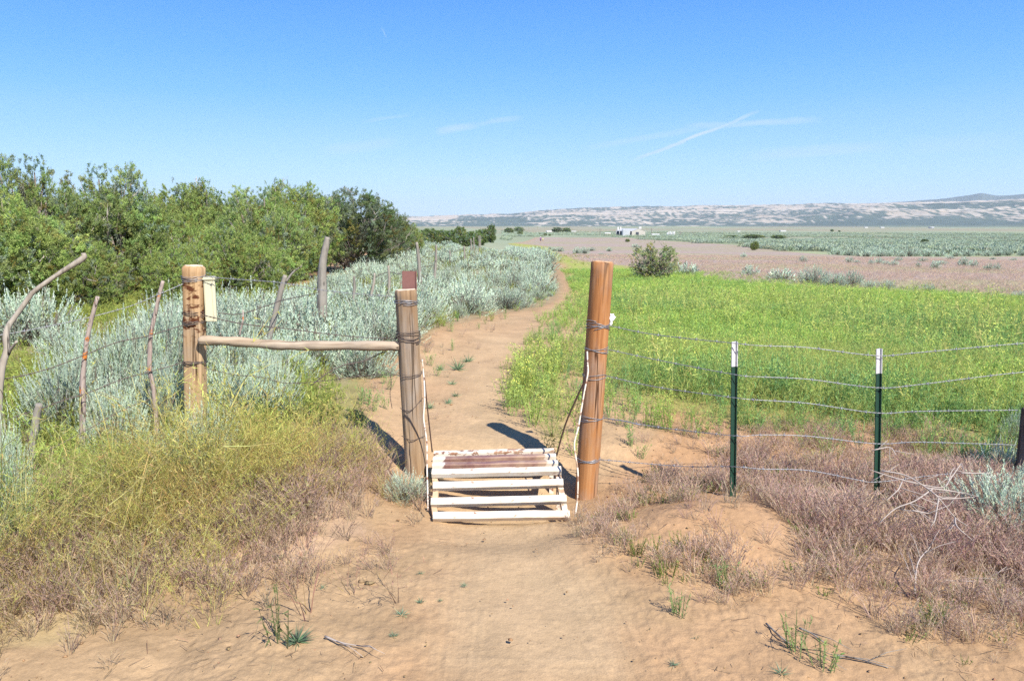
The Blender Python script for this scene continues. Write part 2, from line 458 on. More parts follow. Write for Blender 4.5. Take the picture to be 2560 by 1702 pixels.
def worn_paint(name, cov, ends=False):
    """white paint over rusting steel"""
    m, t, out = newmat(name)
    white = mixc(t, noi(t, 9, 4), (.60, .54, .42), (.70, .67, .60))
    rust = ramp(t, noi(t, 26, 5), [(.3, (.10, .045, .03)), (.55, (.21, .085, .045)), (.75, (.33, .15, .08))])
    n = noi(t, 30, 6, stretch=(.6, 1, 1), rough=.7)
    mask = rng_(t, n, cov - .03, cov + .03)
    if ends:
        sx = nd(t, 'ShaderNodeSeparateXYZ'); t.links.new(nd(t, 'ShaderNodeTexCoord').outputs['Object'], sx.inputs[0])
        ab = nd(t, 'ShaderNodeMath', operation='ABSOLUTE'); t.links.new(sx.outputs['X'], ab.inputs[0])
        ad = nd(t, 'ShaderNodeMath', operation='MULTIPLY_ADD'); t.links.new(n, ad.inputs[0]); ad.inputs[1].default_value = .14; t.links.new(ab.outputs[0], ad.inputs[2])
        mask = rng_(t, ad.outputs[0], .385, .372, 0, 1)
        rust = ramp(t, noi(t, 14, 5, stretch=(.25, 1, 1)), [(.3, (.15, .075, .06)), (.6, (.23, .12, .10)), (.8, (.30, .18, .15))])
    c = mixc(t, mask, white, rust)
    c = mixc(t, rng_(t, noi(t, 5, 5, rough=.65), .42, .72, 0, .75), c, (.50, .36, .22))      # dust
    pbsdf(t, out, c, .5, bump=mask, bstr=.4, bdist=.001, spec=.4)
    MATS[name] = m
    return m


M_SAGE = leafmat('sage_leaf', .25); M_JUN = leafmat('juniper_leaf', .38); M_GRASS = leafmat('grass_blade', .42)
M_BARK = wood('juniper_bark', (.36, .30, .26), (.23, .19, .165), (.10, .08, .07))
M_TWIG = plain('dead_twig', (.38, .325, .28), .85)
M_SAGEWOOD = plain('sage_wood', (.24, .20, .165), .9)
M_NEWPOST = wood('orange_post_wood', (0.410, 0.209, 0.086), (0.328, 0.143, 0.051), (0.180, 0.070, 0.025), crack=.44, greyed=.6)
M_OLDPOST = wood('brown_post_wood', (0.344, 0.238, 0.139), (0.246, 0.160, 0.090), (0.123, 0.074, 0.041), crack=.47, greyed=.85)
M_ROTPOST = wood('rotten_post_wood', (0.492, 0.344, 0.197), (0.377, 0.238, 0.119), (0.205, 0.107, 0.045), rot=True, crack=.43)
M_RAIL = wood('rail_wood', (.47, .38, .27), (.36, .27, .18), (.15, .095, .06), axis='x', crack=.45)
M_GREY = wood('grey_wood', (.30, .275, .235), (.20, .18, .15), (.085, .075, .06), crack=.47)
M_DRIFT = wood('bare_branch_wood', (.37, .33, .27), (.28, .24, .19), (.14, .115, .085), crack=.4)
M_LICH = wood('lichened_wood', (0.459, 0.377, 0.328), (0.353, 0.271, 0.230), (0.180, 0.131, 0.107), lichen=True)
M_BURNT_SHADE = wood('charred_and_shaded_wood', (.12, .075, .05), (.07, .045, .032), (.02, .015, .012))  # burnt splinter, and the right-edge post with its shade put into the colour
M_CUT = plain('cut_wood_end', (.62, .50, .36), .85, scale=40)
M_CUT2 = plain('new_cut_wood_end', (.55, .33, .17), .85, scale=40)
M_WIRE = plain('galvanised_wire', (.30, .305, .32), .45, .5, scale=60)
M_DWIRE = plain('rusted_wire', (.13, .10, .085), .7, .3, scale=60)
M_TGREEN = plain('green_post_paint', (.012, .045, .028), .45, scale=25, spec=.5)
M_TWHITE = plain('white_post_tip', (.55, .54, .54), .5, scale=60, var=.2)
M_PLATE = plain('rusty_plate', (.20, .095, .08), .75, .1, scale=60)
M_WPAINT = worn_paint('worn_white_paint', .635); M_RPAINT = worn_paint('rust_worn_paint', .5, True); M_RODP = worn_paint('chipped_rod_paint', .55)
M_WPAINT2 = worn_paint('chipped_white_paint', .54)
M_DUSTY = plain('soil_caked_paint', (.50, .36, .23), .8, scale=14, var=.3)
M_DROD = plain('shaded_rusty_rod', (.11, .065, .05), .7, .2)  # rust, coloured darker for the shadow on the back rods
M_CREAM = plain('cream_plastic', (.56, .53, .36), .5, scale=8, var=.05)
M_BAG = plain('white_plastic_film', (.85, .85, .85), .4, scale=8, var=.03)


def ground_mat():
    m, t, out = newmat('dusty_soil'); L = t.links.new
    a = nd(t, 'ShaderNodeAttribute', attribute_name='Col')
    co = nd(t, 'ShaderNodeTexCoord').outputs['Object']
    n1 = noi(t, 3.1, 6, co); n2 = noi(t, 28, 5, co, rough=.65); n3 = noi(t, 160, 3, co)
    f = rng_(t, n1, .3, .7, .88, 1.10); g = rng_(t, n2, .3, .7, .90, 1.09); h = rng_(t, n3, .3, .7, .90, 1.10)
    v = nd(t, 'ShaderNodeMath', operation='MULTIPLY'); L(f, v.inputs[0]); L(g, v.inputs[1])
    v2 = nd(t, 'ShaderNodeMath', operation='MULTIPLY'); L(v.outputs[0], v2.inputs[0]); L(h, v2.inputs[1])
    hs = nd(t, 'ShaderNodeHueSaturation'); L(a.outputs['Color'], hs.inputs['Color']); L(v2.outputs[0], hs.inputs['Value'])
    # hairline drying cracks in the trodden soil
    vo = nd(t, 'ShaderNodeTexVoronoi', feature='DISTANCE_TO_EDGE'); vo.inputs['Scale'].default_value = 2.3
    wn = nd(t, 'ShaderNodeTexNoise'); wn.inputs['Scale'].default_value = 6; wn.inputs['Detail'].default_value = 4; L(co, wn.inputs['Vector'])
    va = nd(t, 'ShaderNodeVectorMath', operation='MULTIPLY_ADD'); L(wn.outputs['Color'], va.inputs[0]); va.inputs[1].default_value = (.35, .35, .35); L(co, va.inputs[2]); L(va.outputs[0], vo.inputs['Vector'])
    ck = rng_(t, vo.outputs['Distance'], .0, .009, 1, 0)
    nm = rng_(t, noi(t, 1.7, 2, co), .55, .68, 0, .55)
    cm = nd(t, 'ShaderNodeMath', operation='MULTIPLY'); L(ck, cm.inputs[0]); L(nm, cm.inputs[1])
    c = mixc(t, cm.outputs[0], hs.outputs[0], (.16, .085, .04))
    hsum = nd(t, 'ShaderNodeMath', operation='MULTIPLY_ADD'); L(n3, hsum.inputs[0]); hsum.inputs[1].default_value = .14; L(n2, hsum.inputs[2])
    hs2 = nd(t, 'ShaderNodeMath', operation='MULTIPLY_ADD'); L(n1, hs2.inputs[0]); hs2.inputs[1].default_value = .8; L(hsum.outputs[0], hs2.inputs[2])
    hc = nd(t, 'ShaderNodeMath', operation='SUBTRACT'); L(hs2.outputs[0], hc.inputs[0]); L(cm.outputs[0], hc.inputs[1])
    pbsdf(t, out, c, .95, bump=hc.outputs[0], bstr=.4, bdist=.02, spec=.1)
    return m


M_GROUND = ground_mat()


# ------------------------------------------------------------------ ground colour (what covers the soil)
def cover(x, y):
    r = np.hypot(x, y); az = np.arctan2(x, y); T = np.tan(np.clip(az, -1.3, 1.3))
    js = .035 * np.maximum(r, 3)
    jx = x + js * (fbm(x * 1.5 / np.maximum(r / 6, 1), y * 1.5 / np.maximum(r / 6, 1), 4, 71) - .5) * 2
    jy = y + js * 1.6 * (fbm(x * 1.5 / np.maximum(r / 6, 1) + 40, y * 1.5 / np.maximum(r / 6, 1), 4, 72) - .5) * 2
    n = fbm(x * 1.3, y * 1.3, 4, 81)[:, None]; nf = fbm(x * 7, y * 7, 4, 82)[:, None]
    sand = np.array([.352, .240, .132]); orange = np.array([.368, .222, .116]); pale = np.array([.375, .272, .158])
    pt = sst(.45, .62, fbm(x * .9 + 3, y * .9, 4, 84))[:, None]; pt2 = sst(.52, .6, fbm(x * 4, y * 4, 4, 85))[:, None]
    C = sand * (1 - .55 * pt) + orange * .55 * pt; C = C * (1 - .10 * pt2)
    def lay(mask, col, k=1.0):
        nonlocal C
        mk = (mask.astype(float) * k)[:, None]
        C = C * (1 - mk) + col * mk
    lay(sst(4.2, 5.4, y) * (r < 60), orange * (.9 + .2 * nf), .75)
    lay(sst(.5, .9, x) * sst(3.2, 3.8, y) * (r < 60), orange * (.9 + .2 * nf), .8)
    lay(soft(R_LEFTG, jx, jy), np.array([.20, .20, .075]) * (.7 + .6 * nf), .8)
    lay(soft(R_BANK, jx, jy), np.array([.24, .20, .12]) * (.7 + .6 * nf), .75)
    lay(soft(R_MUST, jx, jy), np.array([.34, .26, .13]) * (.7 + .6 * nf), .7)
    lay(soft(R_CHEATL, jx, jy), np.array([.36, .25, .165]) * (.7 + .6 * nf), .6)
    lay(soft(R_CHEAT, jx, jy, .06), np.array([.34, .235, .15]) * (.7 + .6 * nf), .55)
    lay(soft(R_MEADOW, jx, jy), np.array([.27, .27, .085]) * (.75 + .5 * nf) * (1 + .3 * (n - .5)), .7)
    gfar = sst(9, 22, r) * soft(R_MEADOW, jx, jy)
    lay(gfar, np.array([.29, .325, .075]) * (.8 + .4 * nf), .85)
    lay(soft(R_PURPLE, jx, jy), np.array([.315, .25, .205]) * (.88 + .24 * nf), 1)
    gp = soft(R_PURPLE, jx, jy) * sst(.52, .64, fbm(x * .07, y * .22, 4, 88))
    lay(gp, np.array([.27, .275, .11]) * (.88 + .24 * nf), .6)
    far = (r > 55) & ~inpoly(R_PURPLE, jx, jy) & ~inpoly(R_MEADOW, jx, jy) | (r > 400)
    nn = fbm(x * .05, y * .012, 4, 91)[:, None]; nk = fbm(x * .004, y * .0012, 5, 92)[:, None]
    plainc = np.array([.235, .27, .175]) * (.8 + .4 * nn)
    plainc = plainc * (1 - sst(.5, .62, nk) * .4) + np.array([.31, .21, .14]) * sst(.5, .62, nk) * .4
    plainc = plainc * (1 - sst(.52, .42, nk) * .35) + np.array([.30, .29, .12]) * sst(.52, .42, nk) * .35
    C = np.where(far[:, None], plainc, C)
    lay(soft(R_BARE, jx, jy), orange * (.90 + .25 * nf) + (pale - orange) * (.3 + .5 * n))
    lay(soft(R_STRIP, jx, jy), np.array([.28, .24, .09]) * (.8 + .4 * nf), .7)
    # trodden track, palest along its middle
    tr = soft(R_TRACK, jx + .03 * (nf[:, 0] - .5), jy, .045)
    lay(tr, pale * 1.06 * (.92 + .16 * nf), .7)
    return C, jx, jy


def ground():
    az = np.concatenate([np.linspace(-math.pi, -.95, 60, endpoint=False), np.linspace(-.95, -.72, 60, endpoint=False),
                         np.linspace(-.72, .72, 760, endpoint=False), np.linspace(.72, .95, 60, endpoint=False), np.linspace(.95, math.pi, 60, endpoint=False)])
    rr = np.concatenate([np.geomspace(.3, 2.4, 24, endpoint=False), np.geomspace(2.4, 7, 300, endpoint=False), np.geomspace(7, 60, 260, endpoint=False),
                         np.geomspace(60, 3000, 150, endpoint=False), np.geomspace(3000, 10500, 330, endpoint=False), np.geomspace(10500, 16000, 10)])
    A, Rr = np.meshgrid(az, rr); x = (np.sin(A) * Rr).ravel(); y = (np.cos(A) * Rr).ravel()
    z = terrain(x, y)
    C, jx, jy = cover(x, y)
    r = Rr.ravel()
    # fine relief: clods, tyre and foot scuffs, a crusted edge; calmer in the trodden track
    tr = soft(R_TRACK, x, y, .06)
    near = np.exp(-(r / 9) ** 2)
    z = z + near * (.011 - .006 * tr) * (fbm(x * 6, y * 6, 4, 51) - .5) * 2 + near * (.011 - .008 * tr) * (np.abs(fbm(x * 17, y * 17, 3, 52) - .5) * 2 - .3)
    z = z - .018 * near * tr
    wt = np.exp(-(r / 7) ** 2) * (1 - tr) * sst(.42, .56, fbm(x * 1.1, y * 1.1, 3, 53))
    z = z + .6 * wt * (.009 * (.5 - np.abs(2 * fbm(x * 11, y * 11, 3, 54) - 1)) + .013 * (.5 - np.abs(2 * fbm(x * 30, y * 30, 2, 55) - 1)))
    # hills: strata of pale rock and dark juniper cover
    k = r > 2700
    T = np.tan(np.clip(A.ravel(), -1.3, 1.3))
    hx, hy, hz = x[k], y[k], z[k]
    n1 = fbm(hx * .0022, hy * .0010, 5, 61); n2 = fbm(hx * .009, hy * .0035, 5, 62); n3 = fbm(hx * .06, hy * .018, 4, 63)
    st = fbm(hz * .12 + n2 * 1.2, hx * .0009, 3, 64)
    pale = np.array([.40, .352, .28])[None, :] * (.72 + .56 * st[:, None]) + np.array([.06, .015, -.02]) * (n3[:, None] - .5) * 2
    veg = np.array([.085, .115, .10])[None, :] * (.8 + .5 * n3[:, None])
    w = n1 * .40 + n2 * .42 + n3 * .62 - .27
    w = w + .14 * sst(.30, .44, T[k]) * sst(5000, 4500, r[k]) + .10 * sst(3500, 3150, r[k]) + .10 * sst(7700, 8300, r[k]) * sst(.3, .5, T[k])
    w = w + .3 * sst(7700, 8500, r[k]) * sst(.3, .45, T[k]) + .11 * np.exp(-((T[k] + .0) / .09) ** 2) * sst(5200, 4300, r[k]) * sst(3200, 3600, r[k])
    slope = np.abs(fbm(hx * .0035, hy * .0035, 5, 41) * 2 - 1)
    w = w + .12 * (slope - .15)
    wv = sst(.47, .53, w)[:, None]
    flat = sst(2750, 3100, r[k])[:, None]
    C[k] = C[k] * (1 - flat) + (pale * (1 - wv) + veg * wv) * flat
    n = len(az); m_ = len(rr)
    i = np.arange(m_ - 1)[:, None] * n; j = np.arange(n)[None, :]; j2 = (j + 1) % n
    F = np.stack([i + j, i + j2, i + n + j2, i + n + j], -1).reshape(-1, 4)[:, ::-1]
    V = np.stack([x, y, z], 1)
    me = mesh_np('ground', V, F, C, M_GROUND, True)
    o = bpy.data.objects.new('ground', me); link(o); tag(o, kind='structure')
    # disc under the camera
    bmv = MB(); ring = [V[q] for q in range(0, n)]
    bmv.add([(0, 0, float(V[:n, 2].mean()))] + [tuple(p) for p in ring], [(0, 1 + (q + 1) % n, 1 + q) for q in range(n)])
    return o


GROUND = ground()

# ------------------------------------------------------------------ leaf and blade clouds (numpy)
def perp(D, g):
    R = g.normal(size=D.shape); R -= D * (R * D).sum(1, keepdims=True)
    return R / (np.linalg.norm(R, axis=1, keepdims=True) + 1e-9)


def norm(D): return D / (np.linalg.norm(D, axis=1, keepdims=True) + 1e-9)


def leaves(P, D, ln, wd, C, g):
    """one slender triangle per leaf"""
    n = len(P); S = perp(D, g) * (np.broadcast_to(wd, n)[:, None] / 2)
    V = np.stack([P - S, P + S, P + D * np.broadcast_to(ln, n)[:, None]], 1).reshape(-1, 3)
    F = np.arange(3 * n).reshape(-1, 3)
    return V, F, np.repeat(C, 3, 0)


def ribbons(A, B, w0, w1, C, g):
    """flat tapered strips from A to B, as two triangles"""
    n = len(A); D = norm(B - A); S = perp(D, g)
    V = np.stack([A - S * np.broadcast_to(w0, n)[:, None] / 2, A + S * np.broadcast_to(w0, n)[:, None] / 2, B + S * np.broadcast_to(w1, n)[:, None] / 2, B - S * np.broadcast_to(w1, n)[:, None] / 2], 1).reshape(-1, 3)
    b = np.arange(n)[:, None] * 4
    F = np.concatenate([b + [[0, 1, 2]], b + [[0, 2, 3]]], 1).reshape(-1, 3)
    return V, F, np.repeat(C, 4, 0)


def join(parts):
    V = []; F = []; C = []; o = 0
    for v, f, c in parts:
        V.append(v); F.append(f + o); C.append(c); o += len(v)
    return np.concatenate(V), np.concatenate(F), np.concatenate(C)


def colvar(base, n, g, amt=.15, hue=.05):
    base = np.asarray(base, float)
    if base.ndim == 1: base = np.repeat(base[None], n, 0)
    return np.clip(base * (1 + amt * g.normal(size=(n, 1))) * (1 + hue * g.normal(size=(n, 3))), .004, .95)


def scatter(protos, pos, scale, rot, tint, which, hs=None, lean=.12, g=rng):
    """many copies of small plant meshes merged into one mesh"""
    parts = []
    for k, (V, F, C) in enumerate(protos):
        s = which == k
        if not s.any(): continue
        P, S, R, T_ = pos[s], scale[s], rot[s], tint[s]; H = (hs[s] if hs is not None else S); n = len(P)
        c, sn = np.cos(R)[:, None], np.sin(R)[:, None]
        X = V[None, :, 0] * c - V[None, :, 1] * sn; Y = V[None, :, 0] * sn + V[None, :, 1] * c; Z = np.repeat(V[None, :, 2], n, 0)
        lx, ly = g.normal(size=(2, n, 1)) * lean
        X = X * S[:, None] + Z * H[:, None] * lx + P[:, 0:1]; Y = Y * S[:, None] + Z * H[:, None] * ly + P[:, 1:2]; Z = Z * H[:, None] + P[:, 2:3]
        VV = np.stack([X, Y, Z], -1).reshape(-1, 3)
        FF = (F[None] + (np.arange(n) * len(V))[:, None, None]).reshape(-1, 3)
        CC = (C[None] * T_[:, None, :]).reshape(-1, 3)
        parts.append((VV, FF, CC))
    return join(parts)


# ------------------------------------------------------------------ plant prototypes
SAGE_C = np.array([.485, .58, .44]); SAGE_C2 = np.array([.28, .34, .26])


def sage_leaves(seed, nsp, nl, leaf=.030, wid=.009, floret=.35):
    g = np.random.default_rng(seed); R, H = .5, .8
    ph = g.uniform(0, 2 * np.pi, nsp); rho = np.sqrt(g.uniform(0, 1, nsp)) * (1 + .07 * g.normal(size=nsp))
    lump = 1 + .16 * np.sin(ph * 3 + seed) + .10 * np.sin(ph * 5 + 2 * seed)
    top = .80 * np.sqrt(np.clip(1 - (rho * .92) ** 2, .03, 1)) + .06 * g.normal(size=nsp)
    low = g.uniform(size=nsp) < .45; rho = np.where(low, .72 + .3 * rho, rho); top = np.where(low, top * g.uniform(.25, .85, nsp), top)
    tip = np.stack([np.cos(ph) * rho * R * lump, np.sin(ph) * rho * R * lump, np.clip(top, .10, 1) * H + .10 * g.uniform(size=nsp) * (g.uniform(size=nsp) < floret) * 1.5], 1)
    base = np.stack([tip[:, 0] * .62, tip[:, 1] * .62, tip[:, 2] * .55], 1)
    D = norm(norm(tip - np.array([0, 0, .05])) * .85 + np.array([0, 0, .55])); Ls = g.uniform(.18, .36, nsp) * .85
    k = np.tile(np.linspace(0, 1, nl), nsp); s = np.repeat(np.arange(nsp), nl)
    bend = perp(D, g) * .05
    P = tip[s] - D[s] * (Ls[s] * (1 - k))[:, None] + bend[s] * ((1 - k) ** 2)[:, None]
    P += g.normal(size=P.shape) * .004
    LD = norm(D[s] * (.75 + .6 * k[:, None]) + g.normal(size=P.shape) * .24)
    ln = leaf * g.uniform(.7, 1.4, len(P)) * (1.15 - .6 * k)
    cs = colvar(SAGE_C, nsp, g, .13, .035)
    dull = g.uniform(size=nsp) < .14; cs[dull] = colvar([.24, .22, .165], dull.sum(), g, .15)
    C = cs[s] * (1 + .10 * g.normal(size=(len(s), 1)))
    parts = [leaves(P, LD, ln, wid * g.uniform(.7, 1.3, len(P)), np.clip(C, .01, .9), g)]
    # grey-brown inner twigs; inner leaves coloured darker as shaded gaps between spikes
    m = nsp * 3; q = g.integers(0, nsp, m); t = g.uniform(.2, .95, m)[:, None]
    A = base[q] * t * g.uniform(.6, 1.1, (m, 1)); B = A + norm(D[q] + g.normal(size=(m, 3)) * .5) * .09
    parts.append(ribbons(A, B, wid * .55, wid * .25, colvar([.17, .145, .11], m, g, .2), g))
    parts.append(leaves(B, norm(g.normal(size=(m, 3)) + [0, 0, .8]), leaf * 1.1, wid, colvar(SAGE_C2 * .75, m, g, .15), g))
    return join(parts)


def sage_stems(seed, n=9):
    mb = MB(); rnd = random.Random(seed)
    for i in range(n):
        a = 2 * math.pi * (i + rnd.random()) / n; w = rnd.uniform(.15, .34); h = rnd.uniform(.3, .5)
        p = [(0.03 * math.cos(a), .03 * math.sin(a), -.03), (w * .4 * math.cos(a), w * .4 * math.sin(a), h * .35), (w * math.cos(a + .2), w * math.sin(a + .2), h)]
        mb.tube(catmull(p, 3), [.016, .015, .013, .011, .009, .006, .004], 5, seed=i, jit=.3)
    return mb


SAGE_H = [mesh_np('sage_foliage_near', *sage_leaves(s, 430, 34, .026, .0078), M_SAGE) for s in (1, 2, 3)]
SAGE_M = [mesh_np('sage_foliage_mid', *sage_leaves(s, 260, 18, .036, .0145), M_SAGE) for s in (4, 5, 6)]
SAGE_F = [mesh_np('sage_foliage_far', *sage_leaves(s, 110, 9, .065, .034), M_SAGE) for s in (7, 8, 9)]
_st = [sage_stems(s) for s in (1, 2)]
SAGE_ST = []
for mb_ in _st:
    m_ = bpy.data.meshes.new('sage_stems'); m_.from_pydata(mb_.v, [], mb_.f); m_.materials.append(M_SAGEWOOD); SAGE_ST.append(m_)

N_SAGE = 0


def sage(x, y, w, h, label, group=None, lod=None, cat='sagebrush'):
    global N_SAGE
    z = zat(x, y); r = math.hypot(x, y)
    lod = lod or ('h' if r < 7.5 else 'm' if r < 26 else 'f')
    k = N_SAGE; N_SAGE += 1
    rz = random.uniform(0, 6.28)
    ms = {'h': SAGE_H, 'm': SAGE_M, 'f': SAGE_F}[lod][k % 3]
    if lod == 'f':
        o = bpy.data.objects.new('sagebrush', ms); link(o); o.location = (x, y, z - .02); o.rotation_euler = (0, 0, rz); o.scale = (w, w, h / .8)
        return tag(o, label, cat, group)
    o = empty('sagebrush', (x, y, z - .02), rz); o.scale = (w, w, h / .8)
    f = bpy.data.objects.new('foliage', ms); link(f, o)
    if lod != 'f': s_ = bpy.data.objects.new('stems', SAGE_ST[k % 2]); link(s_, o)
    return tag(o, label, cat, group)


def juniper(seed, H, R, lobes, ncl, nlf, base=(.085, .135, .035), grey=.25, leaf=.055, wid=.022, open_=0.0, cl=.20):
    """lobes: (x, y, z, rx, rz) ellipsoids (fractions of R, H) that make up the crown"""
    g = np.random.default_rng(seed)
    cen = []; 
    wts = np.array([l[3] ** 2 * l[4] for l in lobes]) ** .67; wts /= wts.sum()
    li = g.choice(len(lobes), ncl, p=wts)
    for i in li:
        lx, ly, lz, rx, rz = lobes[i]
        d = g.normal(size=3); d /= np.linalg.norm(d); rad = g.uniform(.55, 1.03) ** .6
        cen.append(((lx + d[0] * rx * rad) * R, (ly + d[1] * rx * rad) * R, (lz + d[2] * rz * rad) * H))
    cen = np.array(cen); cen = cen[cen[:, 2] > .04 * H]; n = len(cen)
    if open_: cen = cen[g.uniform(size=n) > open_]; n = len(cen)
    out = norm(cen - np.array([0, 0, .35 * H]) * np.array([1, 1, 1])); out = norm(out + [0, 0, .8])
    cc = colvar(base, n, g, .16, .06); gq = g.uniform(size=n) < grey
    cc[gq] = colvar([.27, .32, .22], gq.sum(), g, .12)
    yq = g.uniform(size=n) < .07; cc[yq] = colvar([.26, .23, .07], yq.sum(), g, .15)
    s = np.repeat(np.arange(n), nlf); m = len(s)
    # each cluster: a few upright sprays
    ns = 6; spr = g.normal(size=(n, ns, 3)) * cl * .55; k = g.integers(0, ns, m); t = g.uniform(0, 1, m)
    SD = norm((out[:, None, :] + g.normal(size=(n, ns, 3)) * .55).reshape(-1, 3)).reshape(n, ns, 3)
    P = cen[s] + spr[s, k] + SD[s, k] * ((t - .45) * cl * .65)[:, None] + g.normal(size=(m, 3)) * cl * .12
    LD = norm(SD[s, k] + g.normal(size=(m, 3)) * .5)
    C = cc[s] * (1 + .14 * g.normal(size=(m, 1)))
    parts = [leaves(P, LD, leaf * g.uniform(.6, 1.3, m), wid * g.uniform(.7, 1.3, m), np.clip(C, .01, .9), g)]
    V, F, C = join(parts)
    crown = mesh_np('juniper_crown', V, F, C, M_JUN)
    mb = MB(); rnd = random.Random(seed)
    r0 = .05 * H
    mb.tube([(0, 0, -.1), (.03 * R, .02 * R, .12 * H), (-.02 * R, .03 * R, .3 * H), (.02, 0, .5 * H)], [r0, r0 * .85, r0 * .6, r0 * .35], 8, jit=.3, seed=seed)
    for (lx, ly, lz, rx, rz) in lobes:
        e = Vector((lx * R, ly * R, (lz + rz * .15) * H))
        mb.tube(catmull([(0, 0, .08 * H), (lx * R * .55 + .05, ly * R * .55, max(.1, (lz - .1) * .6) * H), e], 4), [r0 * .55 * (1 - .1 * q) for q in range(9)], 6, jit=.3, seed=seed + 3)
    step = max(1, n // 150)
    for q in range(0, n, step):
        c = Vector(cen[q]); a = c * .55 + Vector((0, 0, .02)); a.z = c.z * .62
        mb.tube([a, (a + c) / 2 + Vector((rnd.uniform(-.06, .06), rnd.uniform(-.06, .06), -.03)), c - Vector((0, 0, .04))], [.016, .011, .005], 4, caps=False)
    nb = len(mb.f); mt = mb                                          # bare dead twigs poking out
    for q in range(26):
        c = Vector(cen[rnd.randrange(n)]); o = Vector(out[rnd.randrange(n)]).normalized()
        e = c + o * rnd.uniform(.12, .3); mt.tube([c, (c + e) / 2 + Vector((.02, .02, 0)), e], [.008, .006, .003], 4, caps=False)
        for _ in range(3):
            e2 = e + Vector((rnd.uniform(-.12, .12), rnd.uniform(-.12, .12), rnd.uniform(0, .12))); mt.tube([(c + e) / 2, e2], [.005, .002], 3, caps=False)
    bark = bpy.data.meshes.new('juniper_trunk'); bark.from_pydata(mb.v, [], mb.f); bark.materials.append(M_BARK); bark.materials.append(M_TWIG)
    bark.polygons.foreach_set('material_index', [0] * nb + [1] * (len(mb.f) - nb))
    return crown, bark


JUN = {
    'spire': juniper(11, 2.9, 1.55, [(0, 0, .42, .95, .42), (-.25, .1, .72, .38, .28), (.2, -.1, .70, .34, .25), (-.38, 0, .92, .12, .12), (.12, 0, .90, .13, .13), (.55, .1, .45, .5, .35), (-.6, -.1, .4, .5, .36), (.42, -.3, .75, .12, .13), (0, -.5, .3, .6, .3)], 1150, 150, (.29, .37, .125), .20, .042, .0165, cl=.135),
    'round': juniper(12, 2.5, 1.6, [(0, 0, .45, .9, .44), (-.5, 0, .5, .5, .38), (.5, .1, .52, .5, .36), (0, -.4, .4, .6, .4), (.1, .3, .7, .5, .28), (-.15, 0, .93, .12, .09), (.4, 0, .86, .16, .12)], 1150, 150, (.315, .395, .12), .14, .042, .0165, cl=.135),
    'open': juniper(13, 2.7, 1.6, [(-.35, 0, .6, .45, .3), (.35, .1, .65, .45, .28), (0, -.1, .8, .45, .18), (.65, 0, .45, .35, .28), (-.65, 0, .42, .35, .3), (0, -.3, .35, .5, .3), (.1, .4, .5, .5, .35)], 600, 170, (.205, .265, .115), .3, .05, .016, cl=.15),
    'bush': juniper(14, 1.2, .72, [(-.3, 0, .45, .5, .4), (.4, 0, .45, .45, .4), (.25, 0, .78, .25, .24), (-.45, 0, .7, .2, .22), (0, -.2, .3, .6, .3)], 240, 90, (.33, .37, .16), .3, .042, .016, .2, .10),
    'far': juniper(15, 2.5, 1.6, [(0, 0, .45, .9, .5), (-.4, 0, .5, .55, .38), (.45, 0, .45, .5, .38)], 200, 26, (.17, .24, .08), .2, .24, .12),
}


def tree(kind, x, y, h, w, label, group=None, rz=None, name='juniper_tree', cat='tree', sink=.05):
    o = empty(name, (x, y, zat(x, y) - sink), random.uniform(0, 6.28) if rz is None else rz)
    H0, R0 = {'spire': (2.9, 1.55), 'round': (2.5, 1.6), 'open': (2.7, 1.6), 'bush': (1.2, .72), 'far': (2.5, 1.6)}[kind]
    o.scale = (w / 2 / R0, w / 2 / R0, h / H0)
    cr, bk = JUN[kind]
    link(bpy.data.objects.new('crown', cr), o); link(bpy.data.objects.new('trunk', bk), o)
    return tag(o, label, cat, group)


def by_px(u, d, vtop, wpx):
    """ground spot at distance d under pixel column u, with the height and width that reach vtop and wpx"""
    x = (u - 1280) / 1960 * d * 1.0
    for _ in range(3):
        z = zat(x, d); dep = d * TC + (EYE - z) * TS; x = (u - 1280) / 1960 * dep
    t = at(u, vtop, d)
    return x, d, wpx / 1960 * dep, max(.08, t.z - z)


# --- junipers on the left
TR = [(35, 12.4, 470, 400, 'round', 'bright green juniper at the left edge of the photo, behind the bent bare branch'),
      (95, 14.0, 392, 330, 'spire', 'tall pointed juniper, the highest of the left thicket'),
      (290, 15.6, 415, 330, 'spire', 'juniper with twin spires, second tall one from the left'),
      (200, 12.6, 600, 260, 'round', 'low juniper crown in front of the two spired junipers'),
      (400, 16.5, 500, 260, 'round', 'rounded juniper just behind the squared wooden post'),
      (520, 19.5, 455, 330, 'round', 'broad flat-topped juniper left of the middle of the thicket'),
      (655, 18.0, 470, 260, 'spire', 'juniper behind the log rail with a narrow tip'),
      (590, 15.0, 560, 240, 'round', 'lower juniper crown in front, behind the middle of the log rail'),
      (720, 22.0, 455, 280, 'round', 'domed juniper between the narrow-tipped and the dark open one'),
      (880, 25.5, 466, 310, 'open', 'dark open-crowned juniper at the right end of the thicket'),
      (975, 33.0, 520, 130, 'open', 'small juniper sloping down to the right of the dark open one'),
      (460, 13.8, 600, 200, 'round', 'small juniper right behind the cream box'),
      (-140, 11.5, 440, 420, 'spire', 'juniper beyond the left edge'),
      (780, 27.5, 500, 220, 'round', 'juniper half hidden behind the dark open one'),
      (1020, 40, 556, 90, 'round', 'lowest juniper at the far right tail of the thicket')]
for (u, d, vt, wp, kind, lab) in TR:
    x, y, w, h = by_px(u, d, vt, wp)
    tree(kind, x, y, h, w, lab, 'junipers of the left thicket', rz={0: .3}.get(0) if kind == 'x' else random.uniform(0, 6.28))
